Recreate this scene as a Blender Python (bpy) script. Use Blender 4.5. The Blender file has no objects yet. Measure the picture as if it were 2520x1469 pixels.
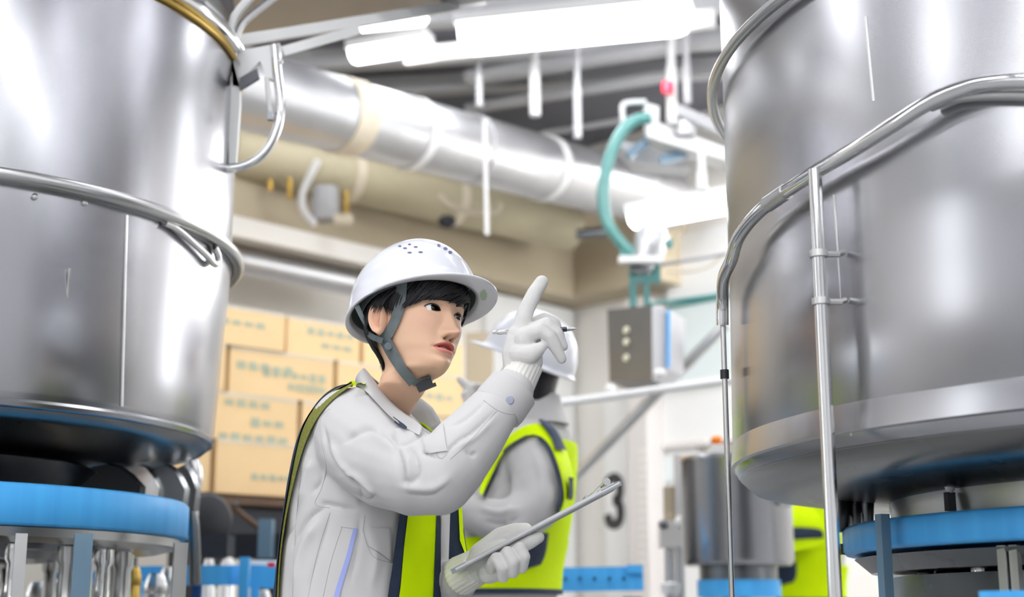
import bpy, bmesh, math, random
import numpy as np
from mathutils import Vector, Matrix, noise
from mathutils.bvhtree import BVHTree

# ---------------------------------------------------------------- camera, world, light, exposure
SC = bpy.context.scene
COL = SC.collection
R = math.radians
FPX, CX, CY = 3500.0, 1260.0, 734.5          # focal length in pixels of the 2520 x 1469 frame
CAM = Vector((0.0, 0.0, 1.0))
PITCH = R(12.5)
FW = Vector((0, math.cos(PITCH), math.sin(PITCH)))
UP = Vector((0, -math.sin(PITCH), math.cos(PITCH)))
cam_data = bpy.data.cameras.new('camera')
cam_data.sensor_width = 36.0
cam_data.lens = 50.0
cam_data.clip_start = 0.05
cam_data.clip_end = 80
cam_data.dof.use_dof = True
cam_data.dof.focus_distance = 2.47
cam_data.dof.aperture_fstop = 2.8
cam = bpy.data.objects.new('camera', cam_data)
cam.location = CAM
cam.rotation_euler = (R(90) + PITCH, 0, 0)
COL.objects.link(cam)
SC.camera = cam

SC.view_settings.view_transform = 'Standard'
SC.view_settings.look = 'None'
SC.view_settings.gamma = 1.0
SC.view_settings.use_curve_mapping = False
SC.view_settings.exposure = 1.04
try:
    SC.cycles.use_denoising = True
    SC.cycles.max_bounces = 6
    SC.cycles.diffuse_bounces = 3
    SC.cycles.glossy_bounces = 4
    SC.cycles.use_light_tree = False
    SC.cycles.use_adaptive_sampling = True
    SC.cycles.adaptive_threshold = 0.02
    SC.cycles.caustics_reflective = False
    SC.cycles.caustics_refractive = False
    SC.cycles.sample_clamp_indirect = 3.0
    SC.cycles.sample_clamp_direct = 4.0
except Exception:
    pass

world = bpy.data.worlds.new('world')
world.use_nodes = True
world.node_tree.nodes['Background'].inputs[0].default_value = (1.0, 0.99, 0.97, 1)
world.node_tree.nodes['Background'].inputs[1].default_value = 0.0
SC.world = world
LAMP_STRENGTH = 12.0
DAY_STRENGTH = 4.5

# ---------------------------------------------------------------- pixel helpers
def ray(px, py):
    d = FW + Vector(((px - CX) / FPX, 0, 0)) + UP * ((CY - py) / FPX)
    return d
def at(px, py, y):                  # the point on that pixel's ray at distance y down the hall
    d = ray(px, py)
    return CAM + d * (y / d.y)
def at_z(px, py, z):
    d = ray(px, py)
    return CAM + d * ((z - CAM.z) / d.z)
def on_plane(px, py, p, n):
    d = ray(px, py)
    return CAM + d * ((p - CAM).dot(n) / d.dot(n))
def proj(p):
    q = Vector(p) - CAM
    d = q.dot(FW)
    return CX + FPX * q.x / d, CY - FPX * q.dot(UP) / d
def proj_np(V):
    q = V - np.array(CAM)
    d = q @ np.array(FW)
    return np.stack([CX + FPX * q[:, 0] / d, CY - FPX * (q @ np.array(UP)) / d], 1)

# ---------------------------------------------------------------- materials
MATS = {}
def pmat(name, col, rough=0.5, metal=0.0, var=0.06, scale=8.0, bump=0.0, bscale=120.0, stretch=(1, 1, 1),
         rvar=0.0, aniso=0.0, emit=0.0, coat=0.0, trans=0.0, alpha=1.0, sheen=0.0, sss=0.0, spec=None, wave=None):
    m = bpy.data.materials.new(name)
    m.use_nodes = True
    nt = m.node_tree
    N, Lk = nt.nodes, nt.links
    b = N['Principled BSDF']
    c4 = (col[0], col[1], col[2], 1)
    b.inputs['Base Color'].default_value = c4
    b.inputs['Roughness'].default_value = rough
    b.inputs['Metallic'].default_value = metal
    if spec is not None: b.inputs['Specular IOR Level'].default_value = spec
    if coat: b.inputs['Coat Weight'].default_value = coat; b.inputs['Coat Roughness'].default_value = 0.08
    if trans: b.inputs['Transmission Weight'].default_value = trans
    if sheen: b.inputs['Sheen Weight'].default_value = sheen
    if sss:
        b.inputs['Subsurface Weight'].default_value = sss
        b.inputs['Subsurface Radius'].default_value = (0.008, 0.003, 0.0015)
        b.inputs['Subsurface Scale'].default_value = 1.0
    if alpha < 1: b.inputs['Alpha'].default_value = alpha
    tc = N.new('ShaderNodeTexCoord')
    mp = N.new('ShaderNodeMapping'); mp.inputs['Scale'].default_value = stretch
    Lk.new(tc.outputs['Object'], mp.inputs['Vector'])
    if var or rvar:
        nz = N.new('ShaderNodeTexNoise'); nz.inputs['Scale'].default_value = scale; nz.inputs['Detail'].default_value = 4
        Lk.new(mp.outputs[0], nz.inputs['Vector'])
        if var:
            rp = N.new('ShaderNodeValToRGB')
            rp.color_ramp.elements[0].position = 0.3; rp.color_ramp.elements[1].position = 0.7
            lo = tuple(max(0, c * (1 - var)) for c in col) + (1,)
            hi = tuple(min(1, c * (1 + var)) for c in col) + (1,)
            rp.color_ramp.elements[0].color = lo; rp.color_ramp.elements[1].color = hi
            Lk.new(nz.outputs['Fac'], rp.inputs['Fac']); Lk.new(rp.outputs['Color'], b.inputs['Base Color'])
        if rvar:
            mr = N.new('ShaderNodeMapRange')
            mr.inputs['To Min'].default_value = max(0.02, rough - rvar); mr.inputs['To Max'].default_value = rough + rvar
            Lk.new(nz.outputs['Fac'], mr.inputs['Value']); Lk.new(mr.outputs[0], b.inputs['Roughness'])
    if bump:
        if wave:
            n2 = N.new('ShaderNodeTexWave'); n2.inputs['Scale'].default_value = bscale; n2.bands_direction = wave
            n2.inputs['Distortion'].default_value = 0.6
        else:
            n2 = N.new('ShaderNodeTexNoise'); n2.inputs['Scale'].default_value = bscale; n2.inputs['Detail'].default_value = 3
        Lk.new(mp.outputs[0], n2.inputs['Vector'])
        bp = N.new('ShaderNodeBump'); bp.inputs['Strength'].default_value = bump; bp.inputs['Distance'].default_value = 0.002
        Lk.new(n2.outputs['Fac'], bp.inputs['Height']); Lk.new(bp.outputs[0], b.inputs['Normal'])
    if aniso:
        b.inputs['Anisotropic'].default_value = aniso
        tg = N.new('ShaderNodeTangent'); tg.direction_type = 'RADIAL'; tg.axis = 'Z'
        Lk.new(tg.outputs[0], b.inputs['Tangent'])
    if emit:
        b.inputs['Emission Color'].default_value = c4
        b.inputs['Emission Strength'].default_value = emit
    MATS[name] = m
    return m

pmat('steel', (0.46, 0.46, 0.48), 0.22, 1.0, 0.015, 3.0, 0.0, stretch=(8, 8, 0.15), rvar=0.012, aniso=0.6)
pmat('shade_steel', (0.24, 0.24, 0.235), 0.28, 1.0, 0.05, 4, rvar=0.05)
pmat('chrome', (0.78, 0.78, 0.77), 0.12, 1.0, 0.03, 6)
pmat('satin_steel', (0.60, 0.60, 0.59), 0.3, 1.0, 0.06, 6, rvar=0.06)
pmat('dark_steel', (0.16, 0.17, 0.18), 0.3, 1.0, 0.1, 5, rvar=0.08)
pmat('galvanised', (0.50, 0.50, 0.51), 0.34, 0.85, 0.06, 3, stretch=(2, 2, 2), rvar=0.08)
pmat('blue_paint', (0.085, 0.46, 1.0), 0.4, 0.0, 0.10, 3, stretch=(10, 10, 0.3), spec=0.25)
pmat('blue_dark', (0.02, 0.11, 0.34), 0.4, 0.0, 0.08, 6)
pmat('slate_paint', (0.13, 0.22, 0.30), 0.4, 0.0, 0.08, 6)
pmat('wall_cream', (0.85, 0.82, 0.765), 0.7, 0.0, 0.03, 0.8)
pmat('wall_tan', (0.44, 0.37, 0.26), 0.7, 0.0, 0.08, 0.9)
pmat('white_panel', (0.90, 0.90, 0.88), 0.55, 0.0, 0.02, 1.5)
pmat('column_beige', (0.74, 0.70, 0.67), 0.6, 0.0, 0.03, 2)
pmat('wall_white', (0.93, 0.915, 0.885), 0.65, 0.0, 0.02, 0.8)
pmat('ceiling_grey', (0.16, 0.16, 0.185), 0.8, 0.0, 0.14, 0.9)
pmat('ceiling_pipe', (0.42, 0.42, 0.43), 0.5, 0.0, 0.06, 3)
pmat('floor_grey', (0.33, 0.335, 0.34), 0.35, 0.0, 0.06, 1.5)
pmat('beige_pipe', (0.42, 0.37, 0.25), 0.6, 0.0, 0.12, 1.4)
pmat('tape_tan', (0.70, 0.62, 0.48), 0.6, 0.0, 0.1, 6)
pmat('card', (0.80, 0.57, 0.30), 0.75, 0.0, 0.06, 2.0, 0.12, 60)
pmat('card_gap', (0.42, 0.27, 0.10), 0.8, 0.0, 0.1, 4)
pmat('green_print', (0.42, 0.45, 0.33), 0.8, 0.0, 0.1, 60)
pmat('black_plastic', (0.012, 0.014, 0.02), 0.4, 0.0, 0.1, 6)
pmat('dark_wood', (0.10, 0.055, 0.03), 0.7, 0.0, 0.2, 5)
pmat('grey_box', (0.17, 0.17, 0.165), 0.35, 0.4, 0.1, 2)
pmat('button_white', (0.85, 0.83, 0.62), 0.4, 0.0, 0.02, 6)
pmat('white_paint', (0.88, 0.88, 0.87), 0.4, 0.0, 0.02, 4)
pmat('black_print', (0.045, 0.045, 0.045), 0.7, 0.0, 0.05, 6)
pmat('teal_hose', (0.08, 0.27, 0.25), 0.3, 0.0, 0.15, 5, coat=0.3)
pmat('teal_paint', (0.06, 0.22, 0.21), 0.4, 0.0, 0.15, 5)
pmat('orange_plastic', (1.0, 0.26, 0.01), 0.4, 0.0, 0.04, 5)
pmat('red_plastic', (0.8, 0.02, 0.06), 0.4, 0.0, 0.04, 5)
pmat('glass_pane', (0.80, 0.88, 0.87), 0.15, 0.0, 0.02, 2)
pmat('brass', (0.55, 0.36, 0.08), 0.35, 0.8, 0.15, 8)
pmat('lamp_glow', (0.965, 0.975, 1.0), 0.5, 0.0, 0.0, emit=LAMP_STRENGTH)
pmat('daylight', (0.93, 0.96, 1.0), 0.5, 0.0, 0.0, emit=DAY_STRENGTH)
pmat('wall_grey', (0.70, 0.70, 0.71), 0.7, 0.0, 0.05, 0.8)
M = MATS

# ---------------------------------------------------------------- mesh builder
class MB:
    def __init__(s): s.v = []; s.f = []
    def add(s, vs, fs):
        o = len(s.v); s.v += [Vector(v) for v in vs]; s.f += [tuple(i + o for i in f) for f in fs]; return s
    def box(s, c, size, rot=None):
        c = Vector(c); hx, hy, hz = size[0] / 2, size[1] / 2, size[2] / 2
        vs = [Vector((x, y, z)) for z in (-hz, hz) for y in (-hy, hy) for x in (-hx, hx)]
        if rot is not None: vs = [rot @ v for v in vs]
        return s.add([c + v for v in vs], [(0, 2, 3, 1), (4, 5, 7, 6), (0, 1, 5, 4), (2, 6, 7, 3), (0, 4, 6, 2), (1, 3, 7, 5)])
    def hexa(s, bottom, top):        # four points below, four above
        return s.add(list(bottom) + list(top), [(3, 2, 1, 0), (4, 5, 6, 7), (0, 1, 5, 4), (1, 2, 6, 5), (2, 3, 7, 6), (3, 0, 4, 7)])
    def slab(s, poly, off):          # polygon extruded by off
        n = len(poly); off = Vector(off)
        vs = [Vector(p) for p in poly] + [Vector(p) + off for p in poly]
        return s.add(vs, [tuple(range(n))[::-1], tuple(range(n, 2 * n))] + [(i, (i + 1) % n, n + (i + 1) % n, n + i) for i in range(n)])
    def tube(s, pts, r, n=10, caps=True, flat=1.0, upv=None, closed=False):
        pts = [Vector(p) for p in pts]; k = len(pts)
        rs = r if isinstance(r, (list, tuple)) else [r] * k
        T = []
        for i in range(k):
            if closed: t = pts[(i + 1) % k] - pts[i - 1]
            else: t = pts[min(i + 1, k - 1)] - pts[max(i - 1, 0)]
            T.append(t.normalized() if t.length > 1e-9 else Vector((0, 0, 1)))
        u = Vector(upv) if upv is not None else (Vector((0, 0, 1)) if abs(T[0].z) < 0.9 else Vector((1, 0, 0)))
        a = (u - T[0] * u.dot(T[0])).normalized()
        vs = []
        for i in range(k):
            if upv is not None: a = Vector(upv)
            a = a - T[i] * a.dot(T[i]); a.normalize(); b = T[i].cross(a)
            for j in range(n):
                w = 2 * math.pi * j / n
                vs.append(pts[i] + (a * math.cos(w) * flat + b * math.sin(w)) * rs[i])
        fs = [(i * n + j, i * n + (j + 1) % n, (i + 1) * n + (j + 1) % n, (i + 1) * n + j) for i in range(k - 1) for j in range(n)]
        if closed: fs += [((k - 1) * n + j, (k - 1) * n + (j + 1) % n, (j + 1) % n, j) for j in range(n)]
        elif caps: fs += [tuple(range(n))[::-1], tuple((k - 1) * n + j for j in range(n))]
        return s.add(vs, fs)
    def lathe(s, prof, o, n=64, axis=(0, 0, 1), a0=0.0, a1=2 * math.pi):
        o = Vector(o); ax = Vector(axis).normalized()
        u = (Vector((1, 0, 0)) if abs(ax.x) < 0.9 else Vector((0, 1, 0))); u = (u - ax * u.dot(ax)).normalized(); w = ax.cross(u)
        full = abs(a1 - a0 - 2 * math.pi) < 1e-6; m = n if full else n + 1
        vs = []
        for (r, h) in prof:
            r = max(r, 1e-4)
            for j in range(m):
                t = a0 + (a1 - a0) * j / n
                vs.append(o + ax * h + (u * math.cos(t) + w * math.sin(t)) * r)
        fs = []
        for i in range(len(prof) - 1):
            for j in range(n):
                j2 = (j + 1) % m
                fs.append((i * m + j, i * m + j2, (i + 1) * m + j2, (i + 1) * m + j))
        return s.add(vs, fs)
    def ball(s, c, r, n=16, sc=(1, 1, 1)):
        c = Vector(c); vs = []; m = n // 2
        for i in range(m + 1):
            p = math.pi * i / m
            for j in range(n):
                t = 2 * math.pi * j / n
                vs.append(c + Vector((math.sin(p) * math.cos(t) * sc[0], math.sin(p) * math.sin(t) * sc[1], math.cos(p) * sc[2])) * r)
        return s.add(vs, [(i * n + j, (i + 1) * n + j, (i + 1) * n + (j + 1) % n, i * n + (j + 1) % n) for i in range(m) for j in range(n)])
    def grid(s, rows, wrap=False, double=0.0):
        k = len(rows); n = len(rows[0]); vs = [p for r in rows for p in r]
        fs = [(i * n + j, i * n + (j + 1) % n, (i + 1) * n + (j + 1) % n, (i + 1) * n + j) for i in range(k - 1) for j in range(n if wrap else n - 1)]
        return s.add(vs, fs)
    def build(s, name, mat, parent=None, smooth=True, angle=38, base=None, fix=True):
        if parent is not None: o = ORG[parent.name]
        elif base is not None: o = Vector(base)
        else:
            A = np.array([v[:] for v in s.v]); lo, hi = A.min(0), A.max(0)
            o = Vector(((lo[0] + hi[0]) / 2, (lo[1] + hi[1]) / 2, lo[2]))
        me = bpy.data.meshes.new(name)
        me.from_pydata([(v - o)[:] for v in s.v], [], s.f)
        if fix:
            bm = bmesh.new(); bm.from_mesh(me)
            bmesh.ops.remove_doubles(bm, verts=bm.verts, dist=2e-5)
            bmesh.ops.recalc_face_normals(bm, faces=bm.faces)
            bm.to_mesh(me); bm.free()
        if smooth:
            me.polygons.foreach_set('use_smooth', [True] * len(me.polygons))
            me.set_sharp_from_angle(angle=R(angle))
        me.materials.append(M[mat] if isinstance(mat, str) else mat)
        ob = bpy.data.objects.new(name, me); COL.objects.link(ob)
        if parent is not None: ob.parent = parent
        else: ob.location = o
        ORG[ob.name] = o
        return ob
ORG = {}
def thing(name, loc, label, cat, group=None):
    o = bpy.data.objects.new(name, None); COL.objects.link(o); o.location = loc; ORG[o.name] = Vector(loc)
    o.empty_display_size = 0.05
    return tag(o, label, cat, group)
def tag(o, label, cat, group=None):
    o['label'] = label; o['category'] = cat
    if group: o['group'] = group
    return o
def struct(o, label=None, cat=None):
    o['kind'] = 'structure'
    if label: o['label'] = label
    if cat: o['category'] = cat
    return o
def copy_tree(o, parent=None):
    c = o.copy(); COL.objects.link(c); c.parent = parent
    for k in ('label', 'group', 'category'):
        if k in o.keys(): c[k] = o[k]
    ORG[c.name] = ORG[o.name]
    for ch in list(o.children): copy_tree(ch, c)
    return c
def spline(pts, n):
    """Catmull-Rom through points (any dimension), n samples"""
    P = [np.array(p, float) for p in pts]
    P = [2 * P[0] - P[1]] + P + [2 * P[-1] - P[-2]]
    k = len(P) - 3; out = []
    for i in range(n):
        s = k * i / (n - 1); a = min(int(s), k - 1); t = s - a
        p0, p1, p2, p3 = P[a:a + 4]
        out.append(0.5 * (2 * p1 + (p2 - p0) * t + (2 * p0 - 5 * p1 + 4 * p2 - p3) * t * t + (3 * p1 - p0 - 3 * p2 + p3) * t ** 3))
    return out
def rotz(a): return Matrix.Rotation(a, 3, 'Z')
def beam_rot(d):
    """rotation whose local X runs along d and Z stays up"""
    x = Vector(d).normalized(); y = Vector((0, 0, 1)).cross(x).normalized(); z = x.cross(y)
    return Matrix((x, y, z)).transposed()
def bar(mb, a, b, w, h):
    a, b = Vector(a), Vector(b)
    return mb.box((a + b) / 2, ((b - a).length, w, h), beam_rot(b - a))
# ---------------------------------------------------------------- the room
A45 = math.sqrt(0.5)
CORNER = at(1405, 650, 10.0); CORNER.z = 0
UL = Vector((-A45, -A45, 0)); UR = Vector((A45, -A45, 0))      # along the left wall, along the right wall, both from the far corner
NL = Vector((A45, -A45, 0)); NR = Vector((-A45, -A45, 0))
LL, LR, CEIL = 15.0, 13.8, 4.32
def wall(name, a, b, n, mat, h=CEIL):
    return struct(MB().slab([a, b, b + Vector((0, 0, h)), a + Vector((0, 0, h))], -n * 0.15).build(name, mat, smooth=False))
c0 = CORNER; c1 = CORNER + UL * LL; c2 = CORNER + UR * LR; c3 = c1 + UR * LR
wall('wall_left', c0, c1, NL, 'wall_cream')
wall('wall_right', c0, c2, NR, 'wall_cream')
wall('wall_front', c1, c3, -UL, 'wall_grey')
wall('wall_back', c2, c3, -UR, 'wall_grey')
struct(MB().slab([c0, c1, c3, c2], (0, 0, -0.1)).build('floor', 'floor_grey', smooth=False))
struct(MB().slab([v + Vector((0, 0, CEIL)) for v in (c0, c1, c3, c2)], (0, 0, 0.1)).build('ceiling', 'ceiling_grey', smooth=False))

# daylight windows of the hall, behind the viewer and beside the tanks
def hall_window(k, a, b, z0, z1, n):
    ob = struct(MB().slab([a + Vector((0, 0, z0)), b + Vector((0, 0, z0)), b + Vector((0, 0, z1)), a + Vector((0, 0, z1))], n * 0.02).build('window_%d' % k, 'daylight', smooth=False))
    d = (b - a).normalized(); L = (b - a).length
    for i in range(int(L / 0.9) + 2):
        q = a + d * min(L, i * L / (int(L / 0.9) + 1)) + n * 0.03
        MB().box(q + Vector((0, 0, (z0 + z1) / 2)), (0.06, 0.06, z1 - z0 + 0.06), beam_rot(d)).build('mullion', 'white_paint', ob, smooth=False)
    for z in (z0, (z0 + z1) / 2, z1):
        MB().box((a + b) / 2 + n * 0.03 + Vector((0, 0, z)), (L, 0.06, 0.06), beam_rot(d)).build('transom', 'white_paint', ob, smooth=False)
hall_window(2, c0 + UR * 11.0, c0 + UR * 12.6, 1.2, 4.15, NR)
hall_window(3, c0 + UR * 4.9, c0 + UR * 5.3, 1.6, 4.15, NR)
hall_window(4, c0 + UL * 8.1, c0 + UL * 8.9, 1.2, 4.15, NL)
hall_window(5, c0 + UL * 12.5, c0 + UL * 13.2, 1.2, 4.15, NL)
#hall_window(6, c1 + UR * 5.0, c1 + UR * 9.0, 1.2, 4.2, -UL)

# tan bulkhead high on both far walls
def zl(px, py, off=0.0): return on_plane(px, py, CORNER + NL * off, NL)
def zr(px, py, off=0.0): return on_plane(px, py, CORNER + NR * off, NR)
zb = zl(1290, 705, 0.28).z
mb = MB()
mb.hexa([c0 + NL * 0.28 + UL * 0.0 + Vector((0, 0, zb)), c0 + UL * 0.0 + Vector((0, 0, zb)), c0 + UL * 9 + Vector((0, 0, zb)), c0 + UL * 9 + NL * 0.28 + Vector((0, 0, zb))],
        [c0 + NL * 0.28 + UL * 0.0 + Vector((0, 0, zb + 0.62)), c0 + UL * 0.0 + Vector((0, 0, zb + 0.62)), c0 + UL * 9 + Vector((0, 0, zb + 0.62)), c0 + UL * 9 + NL * 0.28 + Vector((0, 0, zb + 0.62))])
struct(mb.build('trim_1', 'wall_tan', smooth=False))
mb = MB()
for (h0, h1, o) in ((0.0, 0.62, 0.28),):
    mb.hexa([c0 + UR * 0.28 + NR * o + Vector((0, 0, zb + h0)), c0 + UR * 0.28 + Vector((0, 0, zb + h0)), c0 + UR * 1.05 + Vector((0, 0, zb + h0)), c0 + UR * 1.05 + NR * o + Vector((0, 0, zb + h0))],
            [c0 + UR * 0.28 + NR * o + Vector((0, 0, zb + h1)), c0 + UR * 0.28 + Vector((0, 0, zb + h1)), c0 + UR * 1.05 + Vector((0, 0, zb + h1)), c0 + UR * 1.05 + NR * o + Vector((0, 0, zb + h1))])
struct(mb.build('trim_2', 'wall_tan', smooth=False))
# white board added for the overexposed glow on the left wall by the corner
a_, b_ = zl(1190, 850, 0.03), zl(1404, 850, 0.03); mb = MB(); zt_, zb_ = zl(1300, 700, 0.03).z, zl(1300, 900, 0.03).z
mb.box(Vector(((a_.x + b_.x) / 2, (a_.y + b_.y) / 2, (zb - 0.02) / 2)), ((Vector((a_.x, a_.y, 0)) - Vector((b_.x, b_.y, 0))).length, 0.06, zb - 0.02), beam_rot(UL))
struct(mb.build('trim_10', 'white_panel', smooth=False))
# cream ledge running along the left wall
a = zl(545, 572, 0.45); b = zl(950, 655, 0.45)
mb = MB(); e = a + UL * 1.5
bar(mb, Vector((e.x, e.y, (a.z + b.z) / 2)), Vector((b.x, b.y, (a.z + b.z) / 2)), 0.3, 0.11)
struct(mb.build('trim_3', 'wall_cream', smooth=False))

# ---------------------------------------------------------------- ceiling lights
def batten(a, b, w, label, hood=0.05, wing=True):
    a, b = Vector(a), Vector(b); c = (a + b) / 2
    t = thing('ceiling_light', c, label, 'light', 'fluorescent ceiling lights')
    L = (b - a).length; rt = beam_rot(b - a)
    prof = [(-0.5, 0.0), (-0.42, -0.32), (-0.25, -0.48), (0, -0.54), (0.25, -0.48), (0.42, -0.32), (0.5, 0.0)]
    rows = []
    for s, k in ((-0.5, 0.55), (-0.47, 0.9), (-0.44, 1.0), (0.44, 1.0), (0.47, 0.9), (0.5, 0.55)):
        rows.append([c + rt @ Vector((s * L, y * w * k, z * w * k)) for y, z in prof])
    d = MB().grid(rows); n = len(prof)
    d.add(rows[0], [tuple(range(n))]); d.add(rows[-1], [tuple(range(n))[::-1]])
    d.build('diffuser', 'lamp_glow', t)
    h = MB().box(c + rt @ Vector((0, 0, hood / 2 + 0.002)), (L * 1.01, w * 1.08, hood), rt)
    h.build('housing', 'white_paint', t, smooth=False)
    return t
ZL = 4.0
batten(at_z(1135, 78, ZL), at_z(1702, 22, ZL), 0.24, 'large bright fluorescent ceiling light at the top edge between the tanks')
batten(at_z(858, 64, ZL), at_z(1050, 44, ZL), 0.07, 'upper of the two short bright ceiling lights left of the large one')
batten(at_z(864, 130, ZL), at_z(1056, 100, ZL), 0.125, 'lower of the two short bright ceiling lights left of the large one')
batten(at(1548, 534, 7.6), at(1850, 478, 7.4), 0.15, 'bright ceiling light low beside the right tank, under the robot arm')
for i, (px, py, y) in enumerate(((2190, 560, 7.5), (2190, 420, 8.3), (2480, 420, 7.0), (2200, 660, 7.2), (2200, 300, 8.2))):  # battens added out of sight only to brighten the right wall
    q = at(px, py, y); batten(q - Vector((0.6, -0.06, 0)), q + Vector((0.6, -0.06, 0)), 0.2, 'added unseen light behind the right tank that brightens the far right wall')
for iy, y in enumerate((-5.5, -3.0, -0.8, 1.4, 3.6, 5.6)):
    for ix in range(-3, 4):
        x = ix * 1.75 + (0.35 if iy % 2 else -0.2)
        p = Vector((x, y, ZL)); 
        q = p - CORNER
        if q.dot(UL) < 1 or q.dot(UL) > LL - 1 or q.dot(UR) < 1 or q.dot(UR) > LR - 1: continue
        if y > 1:
            u = [proj(p + Vector((s, 0, 0))) for s in (-0.7, 0.7)]
            if min(v[1] for v in u) > -160 and any(-200 < v[0] < 2720 for v in u): continue
        batten(p - Vector((0.62, -0.06, 0)), p + Vector((0.62, -0.06, 0)), 0.2, 'fluorescent ceiling light in the rows overhead behind the viewer')

# ---------------------------------------------------------------- left wall: ducts
def ax_dir(az): return Vector((math.sin(R(az)), math.cos(R(az)), 0))
# silver duct: fit both ends from its pixel width (0.5 m diameter)
def duct_end(px, y0, y1, dia): 
    d = dia * FPX / (y1 - y0) * 0.97
    return at(px, (y0 + y1) / 2, d)
DIA = 0.37
e0 = duct_end(723, 155, 351, DIA); e1 = duct_end(1570, 400, 548, DIA)
dd = (e1 - e0).normalized()
t = thing('ventilation_duct', (e0 + e1) / 2, 'wide round silver ventilation duct running under the ceiling into the far corner', 'duct')
pa = e0 - dd * 2.2; pb = e1 + dd * 0.35
MB().tube([pa, e0, (e0 + e1) / 2, e1, pb], DIA / 2, 48).build('duct_pipe', 'galvanised', t)
def along(px):
    s0, s1 = -2.0, (pb - e0).length
    for _ in range(40):
        m = (s0 + s1) / 2
        if proj(e0 + dd * m)[0] < px: s0 = m
        else: s1 = m
    return e0 + dd * s0
for px, nm, mt, w in ((1010, 'band', 'white_paint', 0.05), (1165, 'band', 'galvanised', 0.05), (1338, 'band', 'white_paint', 0.05), (1560, 'band', 'galvanised', 0.06), (850, 'tape_band', 'tape_tan', 0.13)):
    c = along(px)
    MB().tube([c - dd * w / 2, c + dd * w / 2], DIA / 2 + 0.008, 48).build(nm, mt, t)
# beige pipe below it
t = thing('insulated_pipe', at(900, 470, 8.4), 'thick beige insulated pipe just below the silver duct', 'pipe')
p0 = at(560, 385, 7.6); p1 = at(1405, 553, 9.0); z = (p0.z + p1.z) / 2; 
MB().tube([Vector((p0.x, p0.y, z + 0.05)), Vector((p1.x, p1.y, z - 0.02))], 0.155, 32).build('pipe', 'beige_pipe', t)
for k in (0.32, 0.62):
    c = p0.lerp(p1, k); c.z = z + 0.05 - 0.07 * k; u = (p1 - p0).normalized()
    MB().tube([c - u * 0.03, c + u * 0.03], 0.162, 32).build('clamp', 'tape_tan', t)
# pale blue pipe under the ledge
p0 = at(530, 640, 7.4); p1 = at(930, 700, 8.2); z = (p0.z + p1.z) / 2
tag(MB().tube([Vector((p0.x, p0.y, z)), Vector((p1.x, p1.y, z))], 0.075, 24).build('wall_pipe', 'galvanised'), 'pale silver pipe along the wall above the cardboard boxes', 'pipe')
# dark conduit in the far corner
tag(MB().tube([at(1418, 577, 8.5), at(1500, 570, 8.5)], 0.032, 12).build('conduit', 'dark_steel'), 'short dark conduit at the far corner beside the robot arm', 'pipe')
# pipe fittings hanging below the beige pipe
t = thing('pipe_fitting', at(775, 520, 7.6), 'small white bent pipe valve hanging below the beige pipe', 'valve')
MB().tube([Vector(p) for p in spline([at(783, 395, 7.6), at(760, 440, 7.6), at(744, 480, 7.6), at(748, 520, 7.6), at(775, 552, 7.6)], 20)], 0.022, 10).build('elbow', 'white_paint', t)
MB().lathe([(0.0, -0.09), (0.07, -0.09), (0.08, 0.0), (0.07, 0.10), (0, 0.10)], at(800, 505, 7.65), 20).build('body', 'ceiling_pipe', t)
MB().box(at(845, 540, 7.6), (0.10, 0.06, 0.05)).build('flange', 'tape_tan', t, smooth=False)
for px, py0, py1 in ((665, 440, 470), (713, 440, 490), (852, 470, 530)):
    tag(MB().tube([at(px, py0, 7.7), at(px, py1, 7.7)], 0.014, 8).build('hanger_rod', 'brass'), {665: 'leftmost short brown rod under the beige pipe', 713: 'second short brown rod under the beige pipe', 852: 'brown rod beside the white pipe valve'}[px], 'rod')
t = thing('loop_hose', at(1150, 510, 8.2), 'thin tan hose looped under the silver duct', 'hose')
MB().tube([Vector(p) for p in spline([at(1080, 480, 8.0), at(1110, 505, 8.0), at(1160, 522, 8.0), at(1215, 522, 8.0), at(1232, 500, 8.0)], 24)], 0.018, 8).build('hose', 'tape_tan', t)
MB().ball(at(1100, 545, 8.0), 0.05, 16, (1.1, 0.8, 0.8)).build('end_cap', 'black_plastic', t)

# ---------------------------------------------------------------- ceiling clutter: rails, pipes, rods
def rod(name, a, b, r, mat, label, cat='pipe', n=10):
    return tag(MB().tube([a, b], r, n).build(name, mat), label, cat)
a = at_z(1000, 143, 3.95); b = at_z(1760, 45, 3.95)
mb = MB(); bar(mb, a, b, 0.05, 0.09); tag(mb.build('ceiling_rail', 'white_paint', smooth=False), 'long white rail just below the large ceiling light', 'rail')
rod('ceiling_pipe', at_z(1150, 192, 4.15), at_z(1680, 112, 4.15), 0.05, 'ceiling_pipe', 'upper long grey ceiling pipe behind the hanging rods')
rod('ceiling_pipe', at_z(1150, 268, 4.02), at_z(1680, 182, 4.02), 0.036, 'ceiling_pipe', 'lower long grey ceiling pipe behind the hanging rods')
rod('ceiling_pipe', at_z(1330, 330, 3.9), at_z(1560, 292, 3.9), 0.02, 'ceiling_pipe', 'thin grey pipe above the silver duct')
for px, y0, y1, r, lab in ((1178, 100, 262, 0.018, 'thin hanging rod over the silver duct, leftmost of the rods'), (1315, 60, 285, 0.030, 'thick white hanging rod over the silver duct'),
                           (1420, 90, 340, 0.022, 'grey hanging rod to the right of the thick white one'), (1652, 30, 300, 0.030, 'white hanging pipe above the robot arm'), (1690, 60, 255, 0.022, 'rightmost grey hanging rod beside the right tank')):
    mb = MB().tube([at(px, y0, 7.3), at(px, (y0 + y1) / 2, 7.3)], r * 0.8, 10); mb.tube([at(px, (y0 + y1) / 2, 7.3), at(px + 2, y1, 7.3)], r, 10)
    tag(mb.build('hanging_rod', 'white_paint' if r > 0.025 else 'ceiling_pipe'), lab, 'rod')
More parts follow.
